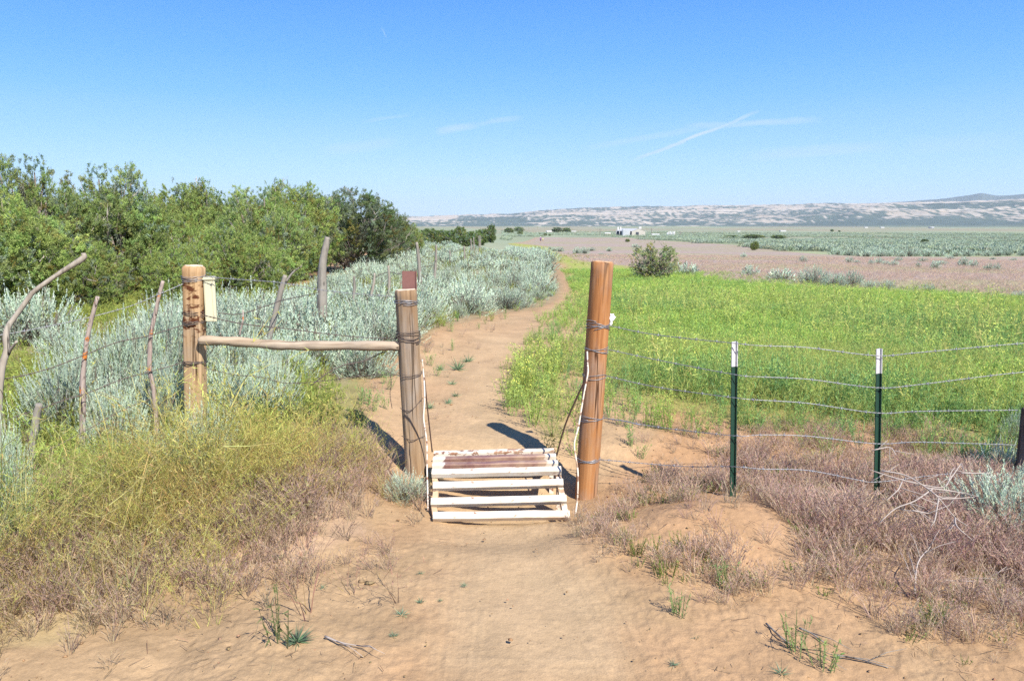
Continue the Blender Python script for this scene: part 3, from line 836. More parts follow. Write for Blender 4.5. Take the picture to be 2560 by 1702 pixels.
FT = [(1045, 95, 567, 60), (1075, 110, 569, 50), (1105, 100, 563, 55), (1130, 120, 566, 40), (1150, 105, 568, 45), (1085, 85, 574, 55), (1175, 130, 569, 40),
      (1200, 110, 574, 50), (1120, 80, 577, 60), (1228, 150, 564, 28), (1212, 150, 570, 24), (1185, 90, 578, 46), (1050, 75, 576, 60), (1160, 85, 580, 50)]
for (u, d, vt, wp) in FT:
    x, y, w, h = by_px(u, d, vt, wp)
    tree('far', x, y, h * random.uniform(.75, 1.2), w * random.uniform(.7, 1.15), 'low dark juniper in the distant row beyond the sagebrush bank', 'distant juniper row beyond the bank')
for (u, vb, vt, wp, lab) in [(1272, 585, 569, 26, 'small olive juniper left of the meadow head'), (1297, 580, 567, 30, 'round dark juniper on the skyline of the meadow'), (1300, 588, 577, 16, 'tiny bush under the round dark juniper'),
                             (1392, 581, 568, 28, 'left half of the tree pair beyond the walker'), (1416, 582, 569, 26, 'right half of the tree pair beyond the walker'),
                             (1350, 588, 583, 7, 'tiny bush just beyond the walker'), (1363, 590, 583, 10, 'small dark bush right of the walker'), (1374, 590, 585, 7, 'smallest dark bush right of the walker'),
                             (1569, 605, 597, 12, 'small round bush below the white building'), (1886, 626, 603, 24, 'bright green bush standing in the sagebrush plain'),
                             (2311, 613, 597, 20, 'larger of two round dark bushes on the far plain'), (2342, 615, 605, 13, 'smaller of two round dark bushes on the far plain'),
                             (1883, 597, 586, 60, 'long dark thicket on the plain, middle part'), (1830, 596, 588, 44, 'long dark thicket on the plain, left part'), (1945, 598, 587, 44, 'long dark thicket on the plain, right part'),
                             (2080, 579, 573, 10, 'tiny far tree, left of a pair'), (2098, 580, 576, 7, 'tiny far tree, right of a pair')]:
    gx, gy = gnd(u, vb); x, y, w, h = by_px(u, gy, vt, wp)
    tree('far' if 'bright' not in lab else 'round', x, y, h, w, lab, name='juniper_bush', cat='bush', sink=.0)
gx, gy = gnd(1635, 700); x, y, w, h = by_px(1635, gy, 600, 138)
lone = tree('bush', x, y, h, w, 'lone ragged young juniper with bare lower twigs standing in the meadow', rz=2.9)

# ------------------------------------------------------------------ sagebrush
for (u, d, vt, wp, lab) in [
    (165, 5.5, 820, 180, 'silvery sagebrush behind the left lichened stake'), (255, 5.9, 790, 190, 'silvery sagebrush between the two lichened stakes, left one'),
    (335, 6.1, 750, 190, 'tall silvery sagebrush between the two lichened stakes'), (425, 6.3, 702, 200, 'tallest silvery sagebrush, left of the squared post'),
    (400, 5.4, 850, 150, 'low sagebrush at the foot of the right lichened stake'), (285, 5.0, 900, 150, 'low sagebrush in the weeds between the lichened stakes'),
    (505, 4.45, 975, 190, 'pale sagebrush in front of the squared post'), (590, 5.5, 870, 190, 'sagebrush under the left half of the log rail'),
    (675, 5.7, 850, 150, 'sagebrush under the middle of the log rail'),
    (30, 3.75, 985, 110, 'blue-green sagebrush at the left edge beside the charred stub'), (35, 9.3, 700, 170, 'sagebrush below the junipers behind the bent branch'),
    (110, 9.5, 690, 160, 'bluish sagebrush with tall spikes under the junipers'),
    (1015, 4.52, 1160, 105, 'small sprawling sagebrush at the left foot of the trail gate'), (1092, 4.95, 1150, 40, 'sprig of sagebrush poking over the gate bars'),
    (2535, 3.85, 1140, 270, 'sagebrush at the right edge in front of the fence'), (2505, 4.75, 1080, 130, 'shaded sagebrush behind the right edge one'),
    (2545, 5.3, 1010, 80, 'thin pale sagebrush behind the dark right-hand post'),
    (950, 7.4, 905, 90, 'small sagebrush on bare soil left of the plated post'), (1070, 11.2, 728, 95, 'rounded sagebrush just right of the plated post')]:
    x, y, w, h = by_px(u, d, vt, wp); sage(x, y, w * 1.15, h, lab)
for (u, vb, vt, wp) in [(1145, 795, 742, 44), (1220, 778, 735, 40), (1252, 772, 740, 30), (1300, 768, 712, 75), (1345, 750, 712, 45), (1372, 741, 725, 26)]:
    gx, gy = gnd(u, vb); x, y, w, h = by_px(u, gy, vt, wp); sage(x, y, w * 1.1, h, 'rounded sagebrush on the edge of the trail bank', 'sagebrush edging the trail bank')
ph = [(560, 8.0, 700, 200), (640, 8.6, 705, 190), (600, 7.0, 775, 190), (700, 7.0, 790, 180), (780, 7.6, 770, 190), (860, 8.1, 750, 190), (905, 7.4, 800, 150), (950, 8.6, 750, 170), (840, 9.8, 700, 190), (930, 10, 710, 180), (720, 9.5, 710, 170),
      (520, 9.5, 680, 190), (1010, 10.6, 715, 150), (1000, 9.0, 770, 90), (760, 11.5, 680, 170), (900, 12.5, 665, 150), (680, 6.4, 845, 120)]
for (u, d, vt, wp) in ph:
    x, y, w, h = by_px(u, d, vt, wp); sage(x, y, w * 1.05, h * random.uniform(.82, 1), 'silvery sagebrush in the patch behind the log rail', 'sagebrush behind the log rail')
# bank: fill by spacing
g = np.random.default_rng(5); placed = []
rr_ = np.exp(g.uniform(np.log(9), np.log(75), 9000)); aa = g.uniform(-.55, .045, 9000)
cx, cy = np.sin(aa) * rr_, np.cos(aa) * rr_
ok = inpoly(R_BANK, cx, cy) & (fbm(cx * .35, cy * .35, 2, 7) < .66)
treeline = np.array([(-4.5, 8.6), (-4.2, 10), (-3.9, 14), (-4.6, 20), (-5.5, 27), (-6.6, 36), (-11, 60), (-40, 90), (-60, 8)])
ok &= ~inpoly(treeline, cx, cy)
for x, y in zip(cx[ok], cy[ok]):
    r = math.hypot(x, y); s = (.58 + .012 * r) * (.75 + .5 * float(vn(np.array([x * 1.3]), np.array([y * 1.3]), 3)[0]))
    if all((x - a) ** 2 + (y - b) ** 2 > (s) ** 2 for a, b in placed): placed.append((x, y))
    if len(placed) > 185: break
for x, y in placed:
    r = math.hypot(x, y)
    k_ = random.choice((.62, .8, 1, 1.1)); w = random.uniform(.72, .98) * k_ * (1 + .006 * r); h = random.uniform(.50, .68) * (.35 + .65 * k_)
    sage(x, y, w, h, 'grey-green sagebrush in the dense bank left of the trail', 'sagebrush of the dense bank')
Z5 = [(480, 503, 130, 55), (835, 510, 85, 50), (1010, 540, 140, 60), (1185, 560, 150, 85), (1300, 575, 130, 70), (1395, 572, 130, 75), (1510, 585, 90, 45), (1600, 590, 80, 50), (1820, 600, 80, 40), (800, 412, 35, 25), (1130, 435, 40, 30), (1385, 438, 45, 28),
      (1505, 450, 30, 25), (1550, 445, 50, 30), (1590, 450, 40, 20), (1635, 453, 45, 25), (1770, 465, 30, 25), (1865, 472, 50, 40), (1900, 450, 60, 22), (2025, 458, 60, 45), (2075, 462, 50, 35), (2165, 480, 40, 33), (2205, 484, 40, 36), (2140, 478, 30, 20),
      (2330, 632, 80, 35), (2090, 660, 90, 25), (1430, 440, 40, 15), (1660, 430, 40, 22), (1800, 432, 50, 18), (1945, 420, 50, 20), (2185, 420, 30, 12), (2300, 425, 40, 12), (195, 352, 40, 16), (50, 375, 30, 20)]
for (X, Y, W, H) in Z5:
    u, vb, wp, hp = 1500 + X / 2.2255, 460 + Y / 2.2255, W / 2.2255, H / 2.2255
    gx, gy = gnd(u, vb); x, y, w, h = by_px(u, gy, vb - hp, wp)
    big = hp > 22
    sage(x, y, w * 1.2, h * 1.5, 'larger scattered sagebrush along the border of meadow and mauve field' if big else 'scattered sagebrush in the mauve grass field',
         'sagebrush along the meadow border' if big else 'sagebrush dotting the mauve field')
Z4 = [(1300, 498, 60, 42), (1345, 503, 70, 52), (1265, 482, 40, 32), (1495, 518, 80, 68), (1555, 520, 80, 72), (1615, 497, 60, 40), (1765, 500, 40, 30), (1695, 532, 50, 25), (1755, 542, 40, 20), (940, 495, 60, 30)]
for (X, Y, W, H) in Z4:
    u, vb, wp, hp = 1000 + X / 3.37, 480 + Y / 3.37, W / 3.37, H / 3.37
    gx, gy = gnd(u, vb); x, y, w, h = by_px(u, gy, vb - hp, wp)
    sage(x, y, w * 1.15, h, 'pale sagebrush between the walker and the lone juniper', 'sagebrush near the walker')
# the sagebrush plain: nearest ones singly, the rest as one mass
n = 80000; u_ = g.uniform(1255, 2900, n)
rr_ = np.exp(g.uniform(np.log(45), np.log(900), n)); aa = np.arctan((u_ - 1280) / 1960)
cx, cy = np.sin(aa) * rr_, np.cos(aa) * rr_
dens = fbm(cx * .03, cy * .03, 3, 12); ok = ~inpoly(R_PURPLE, cx, cy) & ~inpoly(R_MEADOW, cx, cy) & (dens < .47 + .12 * sst(300, 60, rr_)) & ((aa > -.004) | (rr_ > 160))
ok &= (vn(cx * .22, cy * .22, 5) > .30) | (rr_ > 320)
edge = ok & inpoly(poly([(1500, 590), (1815, 612), (2174, 641), (2560, 640), (3000, 640), (3000, 620), (2560, 622), (2174, 622), (1815, 600), (1500, 584)]), cx, cy)
cx, cy, rr_, edge = cx[ok], cy[ok], rr_[ok], edge[ok]
o_ = np.argsort(rr_); cx, cy, rr_ = cx[o_], cy[o_], rr_[o_]
pl = 0; i = 0; got = []
rest = []
for x, y, r in zip(cx, cy, rr_):
    if pl < 75 and r < 140:
        if g.uniform() < .5 and all((x - a) ** 2 + (y - b) ** 2 > 3.5 for a, b in got):
            got.append((x, y)); pl += 1
            sage(x, y, random.uniform(1.1, 1.7), random.uniform(.7, 1.0), 'sagebrush in the near edge of the wide sagebrush plain', 'sagebrush at the near edge of the plain')
    else:
        rest.append((x, y))
rest = np.array(rest); m = len(rest); z = terrain(rest[:, 0], rest[:, 1]); r = np.hypot(rest[:, 0], rest[:, 1])
def sage_tiny(seed, n=52):
    g = np.random.default_rng(seed); a = g.uniform(0, 6.28, n); e = np.arcsin(g.uniform(.05, 1, n)); rr2 = g.uniform(.75, 1.0, n)
    P = np.stack([np.cos(a) * np.cos(e) * .5 * rr2, np.sin(a) * np.cos(e) * .5 * rr2, np.sin(e) * .62 * rr2], 1)
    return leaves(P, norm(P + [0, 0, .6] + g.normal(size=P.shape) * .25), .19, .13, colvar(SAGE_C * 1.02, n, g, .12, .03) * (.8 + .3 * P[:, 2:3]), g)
fp = [sage_tiny(s) for s in (31, 32, 33)]
S = g.uniform(.6, 1.5, m) * (1 + r / 700)
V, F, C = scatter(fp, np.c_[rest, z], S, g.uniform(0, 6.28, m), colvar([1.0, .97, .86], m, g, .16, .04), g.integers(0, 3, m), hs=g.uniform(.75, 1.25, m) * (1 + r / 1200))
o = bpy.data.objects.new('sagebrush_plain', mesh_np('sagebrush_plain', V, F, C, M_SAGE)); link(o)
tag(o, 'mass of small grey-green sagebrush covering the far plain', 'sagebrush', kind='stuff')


# ------------------------------------------------------------------ grasses and weeds
def proto_mustard(seed, h=.5, stems=7, col=(.54, .56, .19), dense=1.0):
    g = np.random.default_rng(seed); A = []; B = []; W = []; K = []
    base = np.array(col)
    def grow(p, d, L, w, lev):
        segs = 4 if lev == 0 else 3
        for i in range(segs):
            q = p + d * L / segs
            A.append(p); B.append(q); W.append(w * 1.1 * (1 - .5 * i / segs)); K.append(lev)
            if lev < 2 and i > 0:
                for _ in range(int(1 + 2 * dense * g.uniform())):
                    dd = d + g.normal(size=3) * .75; dd[2] = abs(dd[2]) * .7 + .45; dd /= np.linalg.norm(dd)
                    grow(q, dd, L * g.uniform(.3, .55), w * .6, lev + 1)
            d = d + g.normal(size=3) * .16 + np.array([0, 0, -.02]); d /= np.linalg.norm(d); p = q
    for i in range(stems):
        a = g.uniform(0, 6.28); t = g.uniform(.2, .9)
        d = np.array([math.cos(a) * t, math.sin(a) * t, 1.0]); d /= np.linalg.norm(d)
        grow(np.array([math.cos(a) * .03, math.sin(a) * .03, 0]), d, h * g.uniform(.7, 1.1), .0044, 0)
    A, B, W, K = map(np.array, (A, B, W, K)); n = len(A)
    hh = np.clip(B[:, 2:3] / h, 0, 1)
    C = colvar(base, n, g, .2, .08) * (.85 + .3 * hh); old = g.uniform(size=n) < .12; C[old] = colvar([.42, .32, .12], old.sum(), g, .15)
    parts = [ribbons(A, B, W, W * .75, C, g)]
    q = g.integers(0, n, int(n * .45)); q = q[K[q] > 0]; m = len(q)
    parts.append(leaves(B[q], norm(g.normal(size=(m, 3)) + [0, 0, .5]), .022, .0045, colvar(base * 1.15, m, g, .2, .08), g))
    return join(parts)


def proto_cheat(seed, h=.24, n=22, col=(.46, .335, .265), straw=.5, droop=.25):
    g = np.random.default_rng(seed); a = g.uniform(0, 6.28, n); sp = g.uniform(.05, .55, n)
    D = norm(np.stack([np.cos(a) * sp, np.sin(a) * sp, np.ones(n)], 1)); L = h * g.uniform(.55, 1.1, n)[:, None]
    P0 = np.stack([np.cos(a), np.sin(a), np.zeros(n)], 1) * g.uniform(0, .06, (n, 1)); P1 = P0 + D * L * .55; D2 = norm(D + np.stack([np.cos(a), np.sin(a), -np.ones(n) * .3], 1) * .35); P2 = P1 + D2 * L * .42
    cs = colvar([.62, .49, .32], n, g, .15); pq = g.uniform(size=n) > straw; cs[pq] = colvar(col, pq.sum(), g, .18, .05)
    parts = [ribbons(P0, P1, .0042, .0034, cs * .95, g), ribbons(P1, P2, .0034, .002, cs, g)]
    k = 5; s = np.repeat(np.arange(n), k); m = len(s); t = g.uniform(.2, 1, (m, 1))
    HP = P1[s] * (1 - t) + P2[s] * t; HD = norm(D2[s] + g.normal(size=(m, 3)) * .35 + [0, 0, -droop])
    parts.append(leaves(HP, HD, .028, .0042, colvar(np.array(col) * 1.15, m, g, .16, .06), g))
    return join(parts)


def proto_green(seed, h=.4, n=9, col=(.345, .43, .125), flower=.55, fcol=(.78, .79, .18), wid=.006, lw=.012):
    g = np.random.default_rng(seed); a = g.uniform(0, 6.28, n); sp = g.uniform(.05, .45, n)
    D = norm(np.stack([np.cos(a) * sp, np.sin(a) * sp, np.ones(n)], 1)); L = h * g.uniform(.6, 1.1, n)[:, None]
    P0 = np.stack([np.cos(a), np.sin(a), np.zeros(n)], 1) * g.uniform(0, .07, (n, 1)); P1 = P0 + D * L
    cs = colvar(col, n, g, .15, .06)
    parts = [ribbons(P0, P1, wid, wid * .5, cs, g)]
    k = 9; s = np.repeat(np.arange(n), k); m = len(s); t = g.uniform(.15, 1, (m, 1))
    HP = P0[s] * (1 - t) + P1[s] * t; HD = norm(D[s] * .6 + g.normal(size=(m, 3)) * .7)
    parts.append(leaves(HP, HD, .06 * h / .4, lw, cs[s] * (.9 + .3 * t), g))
    f = g.uniform(size=n) < flower; nf = f.sum()
    if nf:
        q = np.repeat(np.where(f)[0], 3); m = len(q)
        FP = P1[q] + g.normal(size=(m, 3)) * .018
        parts.append(leaves(FP, norm(g.normal(size=(m, 3)) + [0, -.2, .4]), .015, .016, colvar(fcol, m, g, .12, .05), g))
    return join(parts)


def sample(region, n, r0, r1, a0, a1, g, pw=0.0, extra=None, edge=.07, clump=0.0, cs=2.2):
    """spots inside a ground region, thinning out towards its border"""
    r = np.exp(g.uniform(np.log(r0), np.log(r1), n)) if pw == 0 else (g.uniform(r0 ** pw, r1 ** pw, n)) ** (1 / pw)
    a = g.uniform(a0, a1, n); x = np.sin(a) * r; y = np.cos(a) * r
    j = .10 * np.minimum(r, 5) * (fbm(x * 1.8, y * 1.8, 4, 14) - .5) * 2
    pr = soft(region, x + j, y + j * 1.3, edge)
    if clump: pr = pr * np.clip(1 - clump + clump * 2.6 * (fbm(x * cs, y * cs, 3, 44) - .2), 0, 1)
    k = g.uniform(size=n) < pr
    if extra is not None: k &= extra(x, y)
    x, y = x[k], y[k]; sample.soft = np.clip(.55 + .5 * pr[k], 0, 1)
    return np.c_[x, y, terrain(x, y)], np.hypot(x, y)


def carpet(name, label, cat, protos, pos, r, s, g, tv=.12, hs=None, tint=None, grow=0.0):
    n = len(pos); S = s * g.uniform(.7, 1.3, n) * (1 + grow * np.maximum(r - 6, 0))
    T_ = colvar([1, 1, 1], n, g, tv, .04)
    if tint is not None: T_ = T_ * tint
    S = S * (sample.soft if len(sample.soft) == n else 1)
    Hh = (hs * g.uniform(.65, 1.35, n) * (sample.soft if len(sample.soft) == n else 1)) if hs is not None else S
    V, F, C = scatter(protos, pos, S, g.uniform(0, 6.28, n), T_, g.integers(0, len(protos), n), hs=Hh, g=g)
    o = bpy.data.objects.new(name, mesh_np(name, V, F, np.clip(C, 0, .95), M_GRASS)); link(o)
    return tag(o, label, cat, kind='stuff')


g = np.random.default_rng(99)
foot = lambda x, y: ~((np.abs(x - 1.22) < .17) & (y > 3.35) & (y < 4.42)) & ~((np.abs(x - 2.04) < .15) & (y > 3.8) & (y < 4.45)) | (rng.uniform(size=x.shape) < .12)
R_CLEAR = poly([(960, 1140), (950, 960), (1060, 830), (1150, 800), (1262, 776), (1345, 757), (1380, 740), (1390, 715), (1352, 672), (1366, 654), (1390, 658), (1416, 695), (1428, 735), (1412, 775), (1345, 800), (1300, 850), (1275, 920), (1262, 1000), (1285, 1060), (1340, 1110), (1340, 1140)])
off_track = lambda x, y: ~inpoly(R_TRACK, x, y) & ~(inpoly(R_CLEAR, x, y) & (fbm(x * 3, y * 3, 2, 8) < .72))
MU = [proto_mustard(s, .5, 6) for s in (1, 2, 3, 4, 5)]
MU2 = [proto_mustard(s, .5, 5, (.46, .38, .17)) for s in (11, 12)]
P, r = sample(R_MUST, 2500, 2.6, 5.1, -.95, -.10, g, 2.0, lambda x, y: off_track(x, y) & (g.uniform(size=len(x)) < .35 + .65 * sst(3.0, 3.9, y + .12 * x)), .12, .7, 1.7)
hz = (.42 + 1.1 * np.clip(fbm(P[:, 0] * 1.6, P[:, 1] * 1.6, 3, 77) - .28, 0, 1)) * np.exp(g.normal(size=len(P)) * .18) * (.75 + .25 * sst(4.9, 4.2, P[:, 1]))
yel = sst(.35, .65, fbm(P[:, 0] * 1.1, P[:, 1] * 1.1, 3, 78))[:, None]
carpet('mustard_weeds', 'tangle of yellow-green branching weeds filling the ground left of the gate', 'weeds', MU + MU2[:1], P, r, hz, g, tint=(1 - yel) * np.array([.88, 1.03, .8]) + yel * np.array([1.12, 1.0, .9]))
P, r = sample(R_MUST, 130, 2.7, 4.6, -.9, -.15, g, 2.0, off_track, .12)
carpet('tall_weed_stalks', 'taller yellow stalks standing above the tangle of weeds on the left', 'weeds', [proto_mustard(s, .5, 3, (.52, .47, .19), .6) for s in (81, 82, 83)], P, r, 1.15, g)
CH = [proto_cheat(s) for s in (21, 22, 23, 24)]; CHS = [proto_cheat(s, .20, 14, (.56, .43, .29), .8) for s in (25, 26)]
P, r = sample(R_MUST, 3600, 2.5, 5.4, -.95, -.10, g, 2.0, off_track, .13)
carpet('dry_undergrowth', 'dry straw and dead stalks under the yellow-green weeds', 'dry grass', CHS + CH[:1], P, r, .8, g)
P, r = sample(R_CHEATL, 2000, 2.9, 5.6, -.5, -.05, g, 2.0, off_track, .12, .6, 2.5)
carpet('cheatgrass', 'pinkish dry cheatgrass between the weeds and the trail gate', 'dry grass', CH + CHS[:1], P, r, .78, g)
P, r = sample(R_CHEAT, 5600, 2.7, 6.2, .1, .95, g, 2.0, foot, .11, .7, 1.9)
hz = .42 + .6 * fbm(P[:, 0] * 1.6, P[:, 1] * 1.6, 3, 79)
carpet('cheatgrass', 'dense purple-brown cheatgrass on the ground right of the gate', 'dry grass', CH + [proto_cheat(27, .24, 20, (.40, .265, .22), .3)], P, r, hz, g)
P, r = sample(R_CHEAT2, 5200, 2.6, 6.2, .03, .95, g, 2.0, lambda x, y: off_track(x, y) & foot(x, y) & (fbm(x * 2.4, y * 2.4, 3, 19) > .50))
carpet('sparse_cheatgrass', 'sparse low tufts of dry grass on the bare soil right of the gate', 'dry grass', CHS + CH[:2] + [proto_green(41, .12, 8, (.24, .29, .09), 0)], P, r, .5, g)
GR = [proto_green(s) for s in (31, 32, 33, 34)]; GR0 = [proto_green(s, .4, 10, (.27, .39, .14), .12) for s in (35, 36)]
FE = [proto_mustard(s, .40, 5, (.40, .45, .13), .7) for s in (37, 38)]
notsage = lambda x, y: off_track(x, y)
P, r = sample(R_MEADOW, 30000, 5.2, 34, -.02, .85, g, .7, off_track, .13)
pn = fbm(P[:, 0] * .55, P[:, 1] * .55, 3, 15); k = pn > .36 - .14 * (r > 8); P, r = P[k], r[k]; sample.soft = sample.soft[k]
tn = sst(.38, .6, fbm(P[:, 0] * .35 + 9, P[:, 1] * .5, 3, 16))[:, None]
tn = np.clip(tn + sst(14, 22, r)[:, None] * .5, 0, 1)
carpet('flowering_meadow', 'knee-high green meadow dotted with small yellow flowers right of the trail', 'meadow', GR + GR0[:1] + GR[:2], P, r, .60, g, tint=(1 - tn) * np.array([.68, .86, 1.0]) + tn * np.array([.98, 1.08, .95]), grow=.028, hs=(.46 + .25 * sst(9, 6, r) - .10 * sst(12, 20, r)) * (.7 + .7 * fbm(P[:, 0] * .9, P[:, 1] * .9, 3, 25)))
P, r = sample(R_MEADOW, 2600, 4.9, 9, -.02, .85, g, 2.0, off_track, .16)
carpet('meadow_weeds', 'loose feathery weeds at the near edge of the meadow', 'weeds', FE, P, r, .65, g)
P, r = sample(R_MEADOW, 1500, 5.5, 18, -.02, .85, g, 1.2, off_track, .1, .9, .8)
carpet('tall_meadow_weeds', 'taller flowering weeds standing in clumps above the meadow', 'weeds', [proto_green(s, .5, 8, (.40, .45, .14), .85, wid=.005) for s in (91, 92)] + FE[:1], P, r, .75, g, grow=.02)
P, r = sample(R_PURPLE, 12000, 20, 75, -.02, .75, g, .6)
carpet('mauve_grass', 'field of short mauve dry grass beyond the meadow', 'dry grass', [proto_cheat(s, .3, 12, (.47, .35, .31), .35) for s in (51, 52)], P, r, .9, g, hs=.55, tint=np.array([1.0, 1.0, 1.0]), grow=.02)
P, r = sample(R_STRIP, 1500, 5.0, 14, -.05, .12, g, 1.2, off_track, .05, .6, 1.8)
carpet('trailside_flowers', 'strip of yellow-flowering green weeds between the two trail branches', 'weeds', GR + [proto_green(39, .42, 10, (.30, .39, .09), .7)], P, r, .72, g)
BR2 = poly([(1400, 1110), (1410, 900), (1400, 780), (1440, 765), (1480, 860), (1530, 960), (1640, 1030), (1640, 1090), (1500, 1130)])
P, r = sample(BR2, 420, 4.9, 15, 0, .3, g, 1.6, off_track)
carpet('sparse_weeds', 'thin green and dry tufts on the orange soil behind the orange post', 'weeds', GR0 + CHS, P, r, .55, g)
P, r = sample(R_LEFTG, 6500, 5.0, 17, -.85, -.06, g, 1.1, lambda x, y: ~inpoly(R_BARE, x, y) & (fbm(x * .8, y * .8, 3, 23) > .36))
carpet('bank_grass', 'yellow-green grass growing between the sagebrush behind the log rail', 'grass', [proto_green(s, .34, 12, (.31, .36, .09), .0) for s in (61, 62)] + CHS[:1], P, r, .62, g, grow=.02)
P, r = sample(R_BANK, 3600, 9, 60, -.4, .04, g, .6, off_track)
carpet('bank_grass', 'patches of green and dry grass between the sagebrush of the bank', 'grass', [proto_green(s, .34, 12, (.30, .35, .09), .0) for s in (63,)] + CHS, P, r, .6, g, grow=.02)
LM = poly([(900, 1110), (890, 980), (930, 930), (1000, 880), (1075, 815), (1150, 795), (1250, 768), (1250, 800), (1130, 850), (1040, 930), (1000, 1000), (990, 1110)])
P, r = sample(LM, 1100, 4.9, 14, -.35, 0, g, 1.2, lambda x, y: ~inpoly(R_TRACK, x, y), .06, .6, 2.0)
carpet('trailside_dry_grass', 'low dry grass creeping onto the left edge of the trail beyond the gate', 'dry grass', CHS + GR0[:1] + CH[:1], P, r, .5, g)
EDGE = poly([(1345, 652), (1300, 625), (1260, 606), (1300, 600), (1430, 640), (1440, 700), (1400, 655), (1375, 648)])
P, r = sample(EDGE, 1500, 12, 90, -.03, .1, g, .5, off_track)
carpet('trail_end_grass', 'green grass closing over the trail where it bends away', 'grass', [proto_green(65, .34, 12, (.29, .37, .07), .15)], P, r, .5, g, hs=.34, grow=.03)

# --- clods and litter on the bare soil
def clods():
    g = np.random.default_rng(17); n = 5000
    r = g.uniform(2.3 ** 2, 9 ** 2, n) ** .5; a = g.uniform(-.75, .8, n); x, y = np.sin(a) * r, np.cos(a) * r
    k = (fbm(x * 2, y * 2, 3, 33) > .46) & ~(inpoly(R_TRACK, x, y) & (g.uniform(size=n) < .7)); x, y = x[k], y[k]; n = len(x)
    ico = np.array([(0, 0, 1), (.9, 0, .3), (.28, .85, .3), (-.72, .53, .25), (-.72, -.53, .3), (.28, -.85, .35), (.0, 0, -.5)])
    F0 = np.array([(0, 1, 2), (0, 2, 3), (0, 3, 4), (0, 4, 5), (0, 5, 1), (6, 2, 1), (6, 3, 2), (6, 4, 3), (6, 5, 4), (6, 1, 5)])
    V = ico[None] * (1 + .35 * g.normal(size=(n, 7, 1))) * (np.exp(g.normal(size=(n, 1, 1)) * .5) * .0042)
    V[..., 2] *= .6; V = V + np.stack([x, y, terrain(x, y) + .002], -1)[:, None]
    C = np.repeat(colvar([.56, .37, .21], n, g, .08), 7, 0)
    F = (F0[None] + (np.arange(n) * 7)[:, None, None]).reshape(-1, 3)
    o = bpy.data.objects.new('soil_clods', mesh_np('soil_clods', V.reshape(-1, 3), F, C, M_GRASS)); link(o)
    tag(o, 'small crumbs and clods of orange soil on the bare ground', 'soil', kind='stuff')
    n = 2200; r = g.uniform(2.4 ** 2, 5.2 ** 2, n) ** .5; a = g.uniform(-.8, .85, n); x, y = np.sin(a) * r, np.cos(a) * r
    k = ~inpoly(R_TRACK, x, y) & (fbm(x * 1.6, y * 1.6, 3, 34) > .50); x, y = x[k], y[k]; n = len(x)
    th = g.uniform(0, 6.28, n); L = g.uniform(.01, .08, n)
    A = np.stack([x, y, terrain(x, y) + .008], 1); B = A + np.stack([np.cos(th) * L, np.sin(th) * L, g.uniform(-.004, .02, n)], 1)
    C = colvar([.40, .29, .18], n, g, .2); dk = g.uniform(size=n) < .2; C[dk] = colvar([.20, .13, .09], dk.sum(), g, .2)
    V, F, C = ribbons(A, B, .0025, .0015, C, g)
    o = bpy.data.objects.new('dry_litter', mesh_np('dry_litter', V, F, C, M_GRASS)); link(o)
    tag(o, 'broken dry stalks and bits of twig lying on the soil', 'litter', kind='stuff')


clods()


# ------------------------------------------------------------------ single small plants and twigs
def single(name, proto, u, v, s, label, cat, group=None, mat=None):
    x, y = gnd(u, v); V, F, C = proto
    o = bpy.data.objects.new(name, mesh_np(name, V, F, C, mat or M_GRASS)); link(o)
    o.location = (x, y, zat(x, y)); o.scale = (s, s, s); o.rotation_euler = (0, 0, random.uniform(0, 6.28))
    return tag(o, label, cat, group)


def proto_rosette(seed, col=(.21, .30, .19), n=60):
    g = np.random.default_rng(seed); D = norm(g.normal(size=(n, 3)) * [1, 1, .5] + [0, 0, .55]); P = D * g.uniform(0, .03, (n, 1))
    return leaves(P, D, g.uniform(.03, .09, n), .006, colvar(col, n, g, .22, .08), g)


single('green_weed', proto_rosette(1, n=130), 742, 1606, .85, 'blue-green weed tuft, the largest on the sand at the lower left', 'weed')
single('spiky_weed', proto_green(71, .22, 5, (.17, .19, .08), 0, wid=.005, lw=.008), 700, 1604, 1.0, 'thin upright weed stalks beside the largest blue-green tuft', 'weed')
for (u, v, s) in [(1004, 1539, .8), (1052, 1506, .6), (1100, 1502, .35), (982, 1592, .6), (1161, 1465, .5), (1685, 1662, .65), (1952, 1685, 1.0), (1740, 1597, .5), (1050, 1435, .45), (695, 1398, 1.0), (807, 1474, .6)]:
    single('green_weed', proto_rosette(int(u), n=45), u, v, s * .62, 'tiny blue-green weed on the bare trodden soil', 'weed', 'tiny weeds on the bare soil')
for (u, v, s) in [(1100, 925, 1.0), (1145, 925, 1.5), (1130, 960, .7), (1140, 990, .6), (1120, 1008, .6), (1075, 1020, .7), (1170, 905, 1.1)]:
    single('green_weed', proto_rosette(int(u + v), (.24, .34, .20)), u, v, s * 1.1, 'low green weed on the bank left of the trail, beyond the gate', 'weed', 'low weeds left of the trail beyond the gate')
for (u, v, s, lab) in [(770, 1545, 1.1, 'bare pinkish weed skeleton, largest on the sand left of the trail'), (995, 1500, .8, 'small pinkish weed skeleton beside the left edge of the trail'), (880, 1490, .6, 'smallest weed skeleton on the sand left of the trail')]:
    single('dry_weed', proto_mustard(int(u), .28, 6, (.34, .22, .15), .3), u, v, s, lab, 'dry weed')
for (u, v, s, lab) in [(1697, 1538, .6, 'green sprig at the lower right, left of the fallen sticks'), (1990, 1632, .65, 'thin green sprig standing among fallen sticks'), (1815, 1468, .6, 'bushy green sprig in the sparse grass'),
                       (2060, 1670, .6, 'small pale grey-green sprig at the bottom right'), (2335, 1568, .5, 'small pale sprig in front of the dense cheatgrass')]:
    single('green_sprig', proto_green(int(u), .2, 14, (.20, .27, .10), 0, lw=.008), u, v, s, lab, 'weed')
